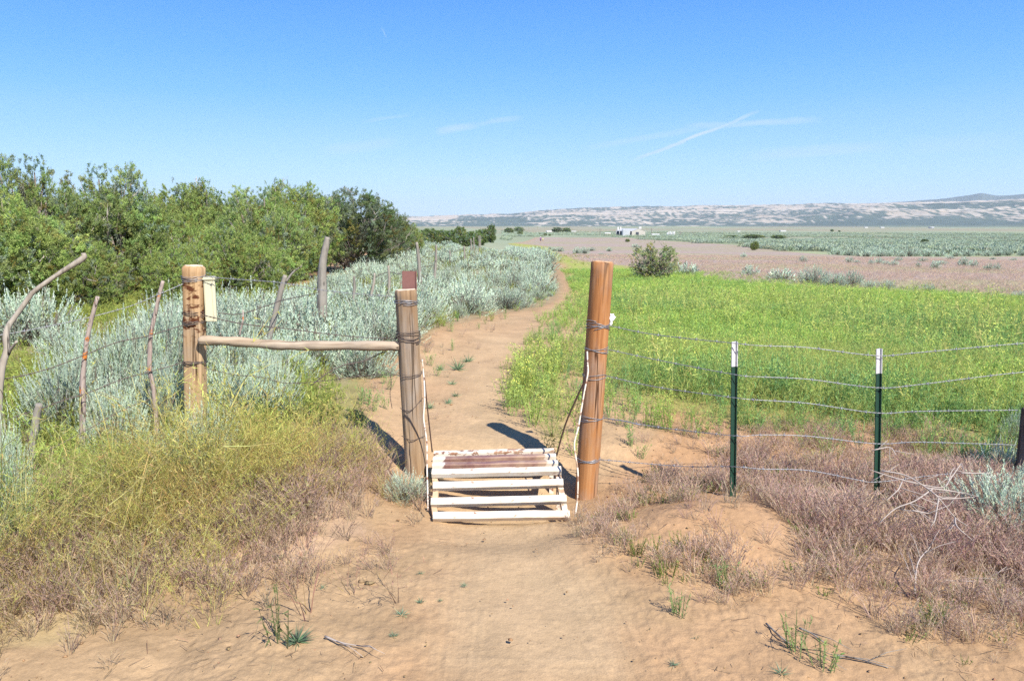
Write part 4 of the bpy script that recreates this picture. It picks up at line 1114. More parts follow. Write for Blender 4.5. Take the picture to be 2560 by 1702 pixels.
for (u, v, s) in [(1590, 1390, .8), (1640, 1385, .7), (1660, 1440, .8), (1700, 1375, .7), (1555, 1345, .5), (1760, 1400, .6)]:
    single('grass_tuft', proto_green(int(u), .15, 18, (.22, .27, .07), 0, lw=.006), u, v, s * .8, 'low yellow-green tuft in the sparse grass right of the trail', 'grass tuft', 'yellow-green tufts right of the trail')


def twig(name, pts, r, mat, label, cat='twig', lift=.01, sub=0, seed=1):
    rnd = random.Random(seed); mb = MB(); P = []
    for p in pts:
        x, y = gnd(p[0], p[1]); P.append(Vector((x, y, zat(x, y) + (p[2] if len(p) > 2 else lift))))
    o0 = P[0].copy(); C = catmull([p - o0 for p in P], 4); n = len(C)
    mb.tube(C, [r * (1 - .6 * i / n) for i in range(n)], 6, jit=.3)
    for _ in range(sub):
        i = rnd.randrange(1, n); d = (C[i] - C[i - 1]).normalized(); e = C[i] + d * rnd.uniform(.05, .14) + Vector((rnd.uniform(-.08, .08), rnd.uniform(-.08, .08), rnd.uniform(.0, .06)))
        mb.tube([C[i], (C[i] + e) / 2 + Vector((0, 0, .01)), e], [r * .5, r * .35, r * .2], 4)
    o = mb.build(name, mat); o.location = o0
    return tag(o, label, cat)


twig('fallen_twig', [(813, 1596), (850, 1612), (905, 1622)], .0042, M_TWIG, 'pale peeled twig lying on the sand at the lower left', sub=3)
twig('fallen_stick', [(1998, 1576), (2030, 1590), (2060, 1612)], .0045, M_GREY, 'short dark stick on the soil at the lower right', sub=1)
twig('fallen_stick', [(2085, 1643), (2150, 1655), (2220, 1675)], .004, M_GREY, 'long thin stick nearest the bottom right corner', sub=2, seed=5)
twig('fallen_stick', [(1915, 1565), (1960, 1605), (2000, 1628)], .004, M_GREY, 'thin stick behind the short dark one', sub=4, seed=6)
twig('dead_branch', [(2330, 1463), (2400, 1470), (2480, 1465, .03)], .0045, M_TWIG, 'curved bleached branch on the lower edge of the dense cheatgrass', 'branch', .03, 5, 8)
twig('dead_branch', [(2285, 1500), (2290, 1462, .1), (2320, 1440, .14)], .004, M_TWIG, 'arched bleached twig in the tangle at the lower right', 'branch', .03, 6, 9)
twig('dead_log', [(2500, 1512), (2545, 1514), (2620, 1520)], .018, M_GREY, 'short grey log end at the right edge', 'branch', .015)


def deadbush(u0, v0, label):
    """bleached tumbleweed branches lying on the cheatgrass; points given where they show in the photo"""
    Z = lambda X, Y, d: at(1500 + X / 1.96, 760 + Y / 1.96, d)
    B = [[(1345, 820, 3.85), (1440, 850, 3.8), (1580, 885, 3.75), (1690, 895, 3.75), (1720, 825, 3.8), (1740, 800, 3.85)], [(1380, 815, 3.85), (1500, 840, 3.8), (1600, 900, 3.72), (1660, 950, 3.65), (1740, 1045, 3.6), (1800, 1085, 3.55)],
         [(1580, 885, 3.75), (1680, 950, 3.7), (1835, 945, 3.75)], [(1630, 905, 3.72), (1540, 965, 3.65), (1450, 1000, 3.6), (1375, 1065, 3.55)], [(1480, 870, 3.78), (1460, 910, 3.7), (1405, 960, 3.65)],
         [(1600, 900, 3.72), (1720, 915, 3.75), (1800, 930, 3.75)], [(1660, 950, 3.65), (1640, 1060, 3.55), (1625, 1065, 3.5)], [(1740, 1045, 3.6), (1750, 1090, 3.5), (1830, 1160, 3.45)], [(1340, 715, 4.1), (1420, 702, 4.1), (1450, 740, 4.05)],
         [(1770, 828, 3.9), (1910, 828, 3.9)], [(1690, 895, 3.75), (1770, 780, 3.85)], [(1530, 1010, 3.55), (1610, 1025, 3.55)]]
    mb = MB(); o0 = Z(1600, 900, 3.72); z0 = zat(o0.x, o0.y); o0 = Vector((o0.x, o0.y, z0)); rnd = random.Random(4)
    for b in B:
        pts = [Z(*p) - o0 for p in b]; C = catmull(pts, 4); n = len(C)
        mb.tube(C, [.0038 * (1 - .55 * i / n) for i in range(n)], 5, jit=.2)
        for _ in range(3):
            i = rnd.randrange(1, n); e = C[i] + Vector((rnd.uniform(-.12, .12), rnd.uniform(-.08, .08), rnd.uniform(-.08, .05))); mb.tube([C[i], e], [.0022, .0012], 4)
    o = mb.build('dead_branch', M_TWIG); o.location = o0
    tag(o, label, 'branch')


deadbush(0, 0, 'bleached forking dead branch lying on the cheatgrass behind the right fence')


# ------------------------------------------------------------------ posts
def post(name, base, top, r, mat, label, cat='post', cutmat=None, n=28, sq=0.0, taper=1.0, rough=.03, seed=1, crown=.006, bev=.008, cracks=5):
    """round (sq=0) to squared (sq=1) wooden post from base to top, buried a little"""
    base = Vector(base); top = Vector(top); ax = top - base; L = ax.length; rnd = random.Random(seed)
    m = 60; n = 84; vs = []; fs = []
    cr_ = [(rnd.uniform(math.pi * 1.05, math.pi * 1.95) if q < 4 else rnd.uniform(0, 6.28), rnd.uniform(.1, 1.0) * L, rnd.uniform(.12, .42) * L, rnd.uniform(-.35, .35), rnd.uniform(.05, .13)) for q in range(cracks)] + [(math.pi * 1.6, L, .5 * L, .3, .12)]
    for i in range(m + 1):
        t = i / m; z = -.15 + (L + .15) * t
        for k in range(n):
            a = 2 * math.pi * k / n
            c, s = math.cos(a), math.sin(a)
            q = (abs(c) ** 6 + abs(s) ** 6) ** (-1 / 6); rad = r * ((1 - sq) + sq * q * .93)
            rad *= (1 + (taper - 1) * t)
            p = Vector((c * 1.7 + seed, s * 1.7, z * 3.2)); rad *= 1 + rough * 2 * mnoise.noise(p) + rough * .6 * mnoise.noise(Vector((c * 6, s * 6 + seed, z * 1.4)))
            for (ca, cz, cl_, dr, dp) in cr_:
                w_ = 1 - abs(z - cz) / cl_
                if w_ > 0:
                    da = (a - ca - dr * (z - cz) - .10 * mnoise.noise(Vector((z * 9, ca, seed))) + math.pi) % (2 * math.pi) - math.pi
                    rad *= 1 - dp * min(1, w_ * 2) * math.exp(-(da / .045) ** 2)
            if i == m: rad *= 1 - bev / r
            zz = z if i < m else z
            vs.append((c * rad, s * rad, zz - (bev * .9 if i == m - 1 else 0) * 0))
        if i == m - 1: pass
    # pull the ring under the top close to it, so that the rim is a small bevel
    for k in range(n):
        x, y, z = vs[(m - 1) * n + k]; vs[(m - 1) * n + k] = (x, y, L - bev * 1.0)
    for k in range(n):
        x, y, z = vs[m * n + k]; vs[m * n + k] = (x, y, L + crown * mnoise.noise(Vector((x * 30, y * 30, seed))))
    for i in range(m):
        for k in range(n):
            k2 = (k + 1) % n; fs.append((i * n + k, i * n + k2, (i + 1) * n + k2, (i + 1) * n + k))
    mb = MB(); mb.add(vs, fs)
    o = empty(name, base); o.rotation_mode = 'QUATERNION'; o.rotation_quaternion = ax.to_track_quat('Z', 'Y')
    mb.build('shaft', mat, o)
    cap = MB(); cap.add([(0, 0, L + crown * .6)] + vs[m * n:], [(0, 1 + k, 1 + (k + 1) % n) for k in range(n)])
    cap.build('cut_top', cutmat or M_CUT, o, smooth=False)
    return tag(o, label, cat), o.rotation_quaternion.to_matrix(), L


def stake(name, pts, rads, mat, label, cat='stake', jit=.25, seed=3, n=9, extra=()):
    """crooked stake through the given points"""
    P = [Vector(p) for p in pts]; o0 = P[-1].copy(); z0 = zat(o0.x, o0.y)
    C = catmull([p - o0 for p in P], 5); R = np.interp(np.linspace(0, len(rads) - 1, len(C)), range(len(rads)), rads)
    mb = MB(); mb.tube(C, list(R), n, jit=jit, seed=seed)
    for (q, rr) in extra:
        C2 = catmull([Vector(p) - o0 for p in q], 4); mb.tube(C2, list(np.linspace(rr[0], rr[1], len(C2))), 6, jit=.2)
    o = mb.build(name, mat); o.location = o0
    return tag(o, label, cat)


pc = at(1463, 1243, 4.76); C_BASE = Vector((pc.x + .005, 4.76, zat(pc.x, 4.76))); C_TOP = at(1506, 654, 4.76) + Vector((0, .0, 0))
POST_C, MC, LC = post('gate_post', C_BASE, C_TOP, .0705, M_NEWPOST, 'tall round orange-brown wooden post on the right of the trail gate', cutmat=M_CUT2, taper=.97, rough=.015, seed=2)
pb = at(1039, 1150, 4.98); B_BASE = Vector((pb.x, 4.98, zat(pb.x, 4.98))); B_TOP = at(1014, 724, 4.98)
POST_B, MB_, LB = post('gate_post', B_BASE, B_TOP, .071, M_OLDPOST, 'weathered brown round post on the left of the trail gate, topped by a rusty plate', seed=5, rough=.03, taper=.95)
pa = at(485, 700, 5.15); A_BASE = Vector((at(484, 1000, 5.15).x, 5.15, zat(pa.x, 5.15))); A_TOP = at(484, 664, 5.15)
POST_A, MA, LA = post('corner_post', A_BASE, A_TOP, .068, M_ROTPOST, 'squared pale-brown post with rotten cracks at the left end of the log rail', seed=9, sq=.75, rough=.035, bev=.015)
pe = at(2585, 1180, 4.6); E_BASE = Vector((pe.x - .02, 4.6, zat(pe.x, 4.6))); E_TOP = at(2592, 1022, 4.6)
POST_E, ME, LE = post('fence_post', E_BASE, E_TOP, .078, M_BURNT_SHADE, 'short post cut by the right edge, coloured dark for its shaded side', seed=12, cutmat=M_BURNT_SHADE)  # seen from its shaded side; that shade is painted into the wood colour

# rusty plate behind the top of the left gate post
mb = MB(); w = .094; hh = .155; mb.box((0, 0, 0), (w, .005, hh)); mb.box((w / 2 - .004, -.006, 0), (.006, .008, hh))
p = at(1023.5, 700, 5.06)
pl_ = mb.build('rusty_plate', M_PLATE, smooth=False, bevel=.0008); pl_.location = (p.x, 5.062, p.z - .02); pl_.rotation_euler = (0, .012, .03)
tag(pl_, 'rusty brown steel plate fixed behind the top of the left gate post', 'plate')

# log rail
rp = [at(*q) for q in [(497, 852, 5.06), (530, 851, 5.06), (604, 855, 5.05), (687, 862, 5.03), (750, 864, 5.02), (878, 864, 5.0), (1000, 865, 4.97)]]
mb = MB(); o0 = rp[3].copy(); Cc = catmull([q - o0 for q in rp], 6)
mb.tube(Cc, [.022, .029, .031] + [.031 + .003 * math.sin(i * .9) for i in range(len(Cc) - 4)] + [.033], 14, jit=.05, seed=2)
rail = mb.build('log_rail', M_RAIL); rail.location = o0; tag(rail, 'horizontal peeled log rail between the squared post and the left gate post', 'rail')

# cream box on the squared post
def cream_box():
    p0 = at(529, 750, 5.20); h_ = at(0, 700, 5.2).z - at(0, 803, 5.2).z
    o = empty('register_box', (p0.x, 5.18, p0.z), .25)
    mb = MB(); mb.box((0, 0, 0), (.062, .11, h_)); mb.build('body', M_CREAM, o, smooth=False, bevel=.006)
    mb = MB(); mb.box((.029, -.052, -.002), (.02, .018, h_ * .97)); mb.build('hinge_rib', M_CREAM, o, smooth=False, bevel=.003)
    mb = MB(); mb.box((.002, 0, h_ / 2 + .008), (.078, .125, .022)); mb.build('lid', M_CREAM, o, smooth=False, bevel=.006)
    tag(o, 'tall narrow cream box with a lid fixed to the right side of the squared post', 'box')


cream_box()


# T-posts
def tpost(u, vtop, vbase, d, label):
    t = at(u, vtop, d); xb = at(u - 6 * (1 if u < 2400 else 0), vbase, d).x; z0 = zat(xb, d)
    base = Vector((xb, d, z0)); ax = t - base; L = ax.length
    o = empty('steel_post', base); o.rotation_mode = 'QUATERNION'; o.rotation_quaternion = ax.to_track_quat('Z', 'Y') @ Matrix.Rotation(math.radians(22), 3, 'Z').to_quaternion()
    wt = .142
    def prof(z0_, z1_, name, mat):
        mb = MB(); mb.box((0, .018, (z0_ + z1_) / 2), (.027, .0055, z1_ - z0_)); mb.box((0, .0, (z0_ + z1_) / 2), (.0055, .026, z1_ - z0_))
        mb.build(name, mat, o, smooth=False, bevel=.001)
    prof(-.2, L - wt, 'shaft', M_TGREEN); prof(L - wt, L, 'white_tip', M_TWHITE)
    mb = MB(); z = .05
    while z < L - .03:
        mb.box((0, .0225, z), (.012, .006, .012)); z += .052
    mb.build('studs', M_TGREEN, o, smooth=False)
    return tag(o, label, 'post')


T1 = tpost(1834, 854, 1257, 4.33, 'green steel fence post with white tip, nearer to the orange wooden post')
T2 = tpost(2195, 872, 1240, 4.36, 'green steel fence post with white tip, nearer to the right edge')


# ------------------------------------------------------------------ barbed wire
def strand_mesh(C, r=.0015, tw=.0021, n=4, seed=0, barb=.13, pitch=.055):
    """two twisted wires with barbs along the curve"""
    P = [C[0]]
    for a, b in zip(C, C[1:]):
        k = max(1, int((b - a).length / .012))
        P += [a.lerp(b, (i + 1) / k) for i in range(k)]
    mb = MB(); S = 0; L1 = []; L2 = []; Q = []
    for i, p in enumerate(P):
        t = (P[min(i + 1, len(P) - 1)] - P[max(i - 1, 0)]).normalized(); a = t.cross(Vector((0, 0, 1)))
        a = a.normalized() if a.length > .05 else Vector((1, 0, 0)); b = t.cross(a)
        if i: S += (p - P[i - 1]).length
        an = 2 * math.pi * S / pitch; o = (a * math.cos(an) + b * math.sin(an)) * tw
        L1.append(p + o); L2.append(p - o); Q.append((S, p, a, b, t))
    mb.tube(L1, r, n); mb.tube(L2, r, n)
    nxt = .05; rnd = random.Random(seed)
    for (s, p, a, b, t) in Q:
        if barb and s > nxt:
            nxt = s + barb * rnd.uniform(.85, 1.15); an = rnd.uniform(0, 3.14)
            for k in range(2):
                d = (a * math.cos(an + k * 1.5) + b * math.sin(an + k * 1.5)) * .014
                mb.tube([p - d + t * .004 * k, p + d + t * .004 * k], [.0012, .0012], 3)
            mb.tube([p - t * .005, p + t * .005], .0048, 5)
    return mb


def wrap_mesh(center, R, turns, r, dz, seed, tilt=.0, M=None):
    rnd = random.Random(seed); pts = []; k = int(turns * 26)
    for i in range(k + 1):
        a = 2 * math.pi * i / 26 + seed
        z = dz * (i / max(k, 1) - .5) + tilt * math.sin(a + seed) + .004 * math.sin(a * 2.3 + seed * 2)
        pts.append(Vector((math.cos(a) * R, math.sin(a) * R, z)))
    return [center + (M @ p if M is not None else p) for p in pts]


def wire(pts, mat, label, wraps=(), seed=0, group=None, r=.0015, k=5, barb=.13, name='barbed_wire', tw=.0021):
    P = [Vector(p) for p in pts]; o0 = P[0].copy(); C = catmull([p - o0 for p in P], k)
    mb = strand_mesh(C, r, tw, seed=seed, barb=barb); o = mb.build(name, mat); o.location = o0
    for (c, R, turns, dz, tilt) in wraps:
        m2 = MB(); q = wrap_mesh(Vector(c) - o0, R, turns, r, dz, seed + 1, tilt); m2.tube(q, r * 1.25, 5)
        q = wrap_mesh(Vector(c) - o0 + Vector((0, 0, .006)), R + .001, turns, r, dz * .9, seed + 1.3, -tilt * .6); m2.tube(q, r * 1.1, 5)
        m2.build('wire_wrap', mat, o)
    return tag(o, label, 'wire', group)


def on_post(v, base, top, d):        # axis point of a post at pixel row v
    z = at(0, v, d).z; t = (z - base.z) / (top.z - base.z)
    return base.lerp(top, t)


ORD = ['top', 'second', 'third', 'fourth', 'lowest']
WR = [dict(C=814, T1=858, T2=889, m=(1640, 837), e=(2560, 858)), dict(C=873, T1=936, T2=969, m=(1640, 899), e=(2560, 930)), dict(C=939, T1=994, T2=1032, m=(1640, 967), e=(2545, 1025)),
      dict(C=1043, T1=1089, T2=1109, m=(1650, 1068), e=(2540, 1112)), dict(C=1147, T1=1166, T2=1205, m=(1700, 1165), e=(2540, 1220))]
for i, w in enumerate(WR):
    c = on_post(w['C'], C_BASE, C_TOP, 4.76); st = c + Vector((.074, -.012, 0))
    pts = [st, at(w['m'][0], w['m'][1], 4.62), at(1836, w['T1'], 4.305), at(1900, w['T1'] + (6 if i != 3 else -2), 4.31), at(2020, (w['T1'] * .55 + w['T2'] * .45) - (3 if i < 3 else 8), 4.33), at(2190, w['T2'], 4.335), at(2300, w['T2'] - (8 if i < 2 else 4 if i < 4 else -4), 4.4), at(w['e'][0], w['e'][1], 4.54)]
    if i == 4: pts = pts[:5] + [at(2143, 1199, 4.33)] + [at(2200, 1204, 4.33), at(2390, 1183, 4.4), at(2540, 1190, 4.52)]
    if i < 2: pts += [at(2900, w['e'][1] - 25, 4.6)]
    wire(pts, M_WIRE, f'{ORD[i]} strand of barbed wire of the fence right of the orange post', [((c.x, c.y, c.z), .0725, 1.6 if i != 0 else 2.1, .012 if i else .03, .012 if i else .022)], seed=i + 3)
wire([at(1520, 1047, 4.72), at(1560, 1052, 4.66), at(1600, 1062, 4.6)], M_WIRE, 'short doubled wire end twisted onto the fourth strand beside the orange post', seed=22, barb=0, r=.0026, name='wire_end')
Zl = lambda X, Y, d: at(X / 2.613, 600 + Y / 2.613, d)
Zm = lambda X, Y, d: at(400 + X / 3.136, 540 + Y / 3.136, d)
aP = lambda v: on_post(v, A_BASE, A_TOP, 5.15)
bP = lambda v: on_post(v, B_BASE, B_TOP, 4.98)
def V3(p): return (p.x, p.y, p.z)
wire([Zl(-260, 660, 4.45), Zl(0, 620, 4.55), Zl(180, 590, 4.62), Zl(500, 525, 4.75), Zl(700, 475, 4.85), Zl(870, 425, 4.92), Zl(1060, 345, 5.0), Zl(1200, 285, 5.09)], M_WIRE, 'top barbed wire running left from the squared post to the bent branch', [(V3(aP(697)), .075, 2.1, .03, .012)], seed=31)
wire([Zl(-260, 960, 4.45), Zl(0, 910, 4.55), Zl(150, 885, 4.6), Zl(350, 830, 4.68), Zl(530, 760, 4.75), Zl(760, 670, 4.86), Zl(950, 630, 4.95), Zl(1200, 555, 5.09)], M_DWIRE, 'second barbed wire left of the squared post, crossing both lichened stakes', [(V3(aP(806)), .075, 2, .02, .008)], seed=32, r=.0021)
wire([Zl(-260, 1260, 4.45), Zl(0, 1190, 4.5), Zl(140, 1140, 4.55), Zl(270, 1100, 4.6), Zl(420, 1045, 4.68), Zl(570, 1000, 4.75), Zl(780, 915, 4.87), Zl(960, 865, 4.97), Zl(1200, 800, 5.09)], M_DWIRE, 'third barbed wire left of the squared post, dark and rusty', [(V3(aP(905)), .077, 1.5, .02, .006)], seed=33, r=.0021)
wire([Zl(-200, 1600, 4.35), Zl(220, 1420, 4.5), Zl(360, 1350, 4.55), Zl(500, 1275, 4.65), Zl(640, 1200, 4.75), Zl(800, 1110, 4.85), Zl(1000, 1030, 4.95)], M_DWIRE, 'lowest rusty barbed wire left of the squared post, sunk in the weeds', seed=34, r=.0021)
wire([Zm(348, 475, 5.09), Zm(590, 495, 5.08), Zm(940, 522, 5.06), Zm(1230, 575, 5.04), Zm(1500, 607, 5.02), Zm(1840, 632, 4.98)], M_WIRE, 'grey top barbed wire between the squared post and the plated gate post', [(V3(bP(755)), .075, 2.1, .02, .006)], seed=35)
wire([Zm(350, 780, 5.09), Zm(640, 845, 5.07), Zm(1000, 885, 5.05), Zm(1500, 945, 5.02), Zm(1860, 962, 4.98)], M_DWIRE, 'dark rusty wire just above the log rail', [(V3(bP(838)), .077, 2.6, .05, .028), (V3(aP(783)), .075, 1.5, .03, .008)], seed=36, r=.0021)
wire([Zm(350, 1190, 5.08), Zm(560, 1240, 5.06), Zm(800, 1265, 5.04), Zm(1000, 1310, 5.02), Zm(1300, 1290, 5.0), Zm(1600, 1250, 5.0), Zm(1865, 1245, 4.98)], M_DWIRE, 'loose rusty wire below the log rail', [(V3(bP(935)), .076, 1.4, .02, .008)], seed=37)
wire([Zm(1180, 1330, 4.9), Zm(1300, 1240, 4.93), Zm(1430, 1172, 4.96), Zm(1600, 1135, 5.0), Zm(1750, 1065, 5.03)], M_DWIRE, 'loose wire end slanting up under the right half of the rail', seed=38, r=.0024, barb=.1)
wire([V3(bP(1010) + Vector((-.075, -.03, -.02))), V3(bP(1015) + Vector((0, -.08, -.01))), V3(bP(1005) + Vector((.075, -.03, .035)))], M_DWIRE, 'slanting wire stapled across the lower part of the plated post', seed=39, barb=0, name='wire_end')
wire([V3(bP(1090) + Vector((-.075, -.03, .01))), V3(bP(1092) + Vector((0, -.08, 0))), V3(bP(1090) + Vector((.075, -.03, .01)))], M_DWIRE, 'level wire stapled across the plated post near the ground', seed=40, barb=0, name='wire_end')
wire([at(976, 935, 5.0), at(978, 960, 5.0), at(975, 985, 5.0), at(980, 1020, 5.0)], M_DWIRE, 'loose wire hanging straight down left of the plated post', seed=41, barb=0, name='wire_end', r=.0014)
wire([Zm(455, 760, 6.6), Zm(600, 772, 6.7), Zm(700, 750, 6.8), Zm(900, 682, 7.3), Zm(960, 660, 7.5), Zm(1200, 610, 8.6), Zm(1250, 590, 8.8)], M_DWIRE, 'sagging wire of the old fence behind the log rail', seed=42, r=.003)
wire([Zm(1660, 495, 12), Zm(1780, 442, 13), Zm(1900, 452, 13.6), Zm(2015, 410, 15), Zm(2150, 385, 17)], M_DWIRE, 'sagging wire of the old fence above the plated post', seed=43, r=.005, barb=0)

# ------------------------------------------------------------------ stakes and old fence posts
def px_r(p, d): return p / 1960 * (d + .25)


stake('bent_branch', [Zl(545, 85, 4.7), Zl(540, 122, 4.7), Zl(400, 210, 4.68), Zl(230, 330, 4.64), Zl(180, 390, 4.62), Zl(100, 500, 4.6), Zl(50, 575, 4.58), Zl(40, 640, 4.56), Zl(45, 720, 4.55), Zl(22, 800, 4.53), Zl(2, 950, 4.5), Zl(-15, 1300, 4.48), Zl(-20, 1500, 4.48)],
      [.012, .018, .013, .014, .015, .016, .018, .019, .019, .018, .018, .018], M_DRIFT, 'bent bare grey branch leaning up from the left edge', 'branch', .08, extra=[([Zl(108, 662, 4.5), Zl(70, 715, 4.53), Zl(45, 760, 4.55)], (.007, .011))])
stake('lichened_stake', [Zl(638, 370, 4.8), Zl(600, 510, 4.8), Zl(570, 640, 4.8), Zl(550, 800, 4.8), Zl(540, 930, 4.8), Zl(540, 1100, 4.8), Zl(540, 1300, 4.8), Zl(540, 1500, 4.8)], [.012, .013, .014, .016, .020, .019, .015], M_LICH, 'crooked stake with orange lichen, left of the pair', jit=.18)
stake('lichened_stake', [Zl(1065, 268, 5.0), Zl(1040, 360, 5.0), Zl(1010, 500, 5.0), Zl(985, 620, 5.0), Zl(980, 720, 5.0), Zl(978, 850, 5.0), Zl(1008, 1010, 5.0), Zl(1030, 1300, 5.0)], [.011, .012, .013, .014, .015, .015, .014], M_LICH, 'crooked stake with orange lichen, nearer the squared post', jit=.18)
stake('charred_stub', [Zl(256, 1070, 4.35), Zl(240, 1150, 4.35), Zl(225, 1250, 4.35), Zl(200, 1400, 4.35), Zl(185, 1560, 4.35)], [.018, .020, .022, .024, .024], M_GREY, 'short split grey stub with charred splinters at the lower left',
      extra=[([Zl(236, 1235, 4.3), Zl(225, 1320, 4.3), Zl(215, 1440, 4.3)], (.006, .012))])
sp = stake('charred_splinter', [Zl(178, 1235, 4.28), Zl(178, 1320, 4.28), Zl(182, 1420, 4.28), Zl(185, 1540, 4.28)], [.005, .009, .012, .012], M_BURNT_SHADE, 'black burnt splinter standing left of the short grey stub')
old = 'posts of the old fence behind the rail'
stake('old_post', [Zm(982, 465, 7.6), Zm(955, 560, 7.6), Zm(920, 700, 7.6), Zm(880, 860, 7.6), Zm(850, 1000, 7.6)], [px_r(5, 7.6), px_r(6.5, 7.6), px_r(7, 7.6), px_r(7, 7.6), px_r(7, 7.6)], M_GREY, 'leaning weathered grey post with a dead twig at its top', 'post', .12, extra=[([Zm(1112, 392, 7.6), Zm(1040, 445, 7.6), Zm(985, 520, 7.6)], (.004, .014))])
stake('old_post', [Zm(1312, 165, 9.2), Zm(1300, 240, 9.2), Zm(1280, 330, 9.2), Zm(1270, 450, 9.2), Zm(1270, 560, 9.2), Zm(1270, 680, 9.2), Zm(1270, 800, 9.2)], [px_r(5.5, 9.2), px_r(8, 9.2), px_r(9, 9.2), px_r(11, 9.2), px_r(12, 9.2), px_r(13, 9.2), px_r(13, 9.2)], M_GREY, 'tallest weathered grey post, thickening downwards, behind the rail', 'post', .12)
for (X0, Y0, X1, Y1, d, wp, mt, lab) in [(650, 735, 630, 900, 6.6, 4, M_LICH, 'thin reddish stake just right of the cream box'), (1520, 470, 1518, 640, 11.5, 6.5, M_GREY, 'short brown stub between the tall grey post and the plated post'),
                                         (1682, 448, 1660, 600, 12, 6, M_DRIFT, 'short pale leaning stub left of the plated post'), (1790, 388, 1795, 620, 13, 6, M_DRIFT, 'pale slender stake left of the rusty plate'),
                                         (2012, 205, 2036, 470, 15, 8, M_GREY, 'tall grey post rising right above the rusty plate'), (2165, 225, 2155, 450, 18, 5.5, M_GREY, 'thinner grey post right of the one above the rusty plate'),
                                         (2010 + 290, 480, 2010 + 285, 560, 20, 4, M_GREY, 'thin dark stake low in the sagebrush bank')]:
    a, b = Zm(X0, Y0, d), Zm(X1, Y1, d); c = (a + b) / 2 + Vector((.01, 0, 0)); R_ = wp / 1960 * d / 2 * 1.1
    stake('old_stake', [a, c, b, b + (b - a) * .2], [R_ * .75, R_, R_ * 1.1, R_ * 1.1], mt, lab, 'stake', .15)
for (u, vb, vt, d) in [(1177, 609, 597, 48), (1184, 608, 594, 50), (1197, 602, 590, 60), (1200, 600, 588, 64), (1124, 645, 625, 30), (1160, 640, 615, 34)]:
    a = at(u, vt, d); b = Vector((a.x, a.y, zat(a.x, a.y)))
    stake('far_stake', [a, (a + b) / 2 + Vector((.02, 0, 0)), b], [.03, .04, .045], M_GREY, 'distant grey fence stake standing in the sagebrush bank', 'stake', .15)
    bpy.context.view_layer.objects.active = None
    COL.objects[-1]['group'] = 'distant fence stakes in the bank'


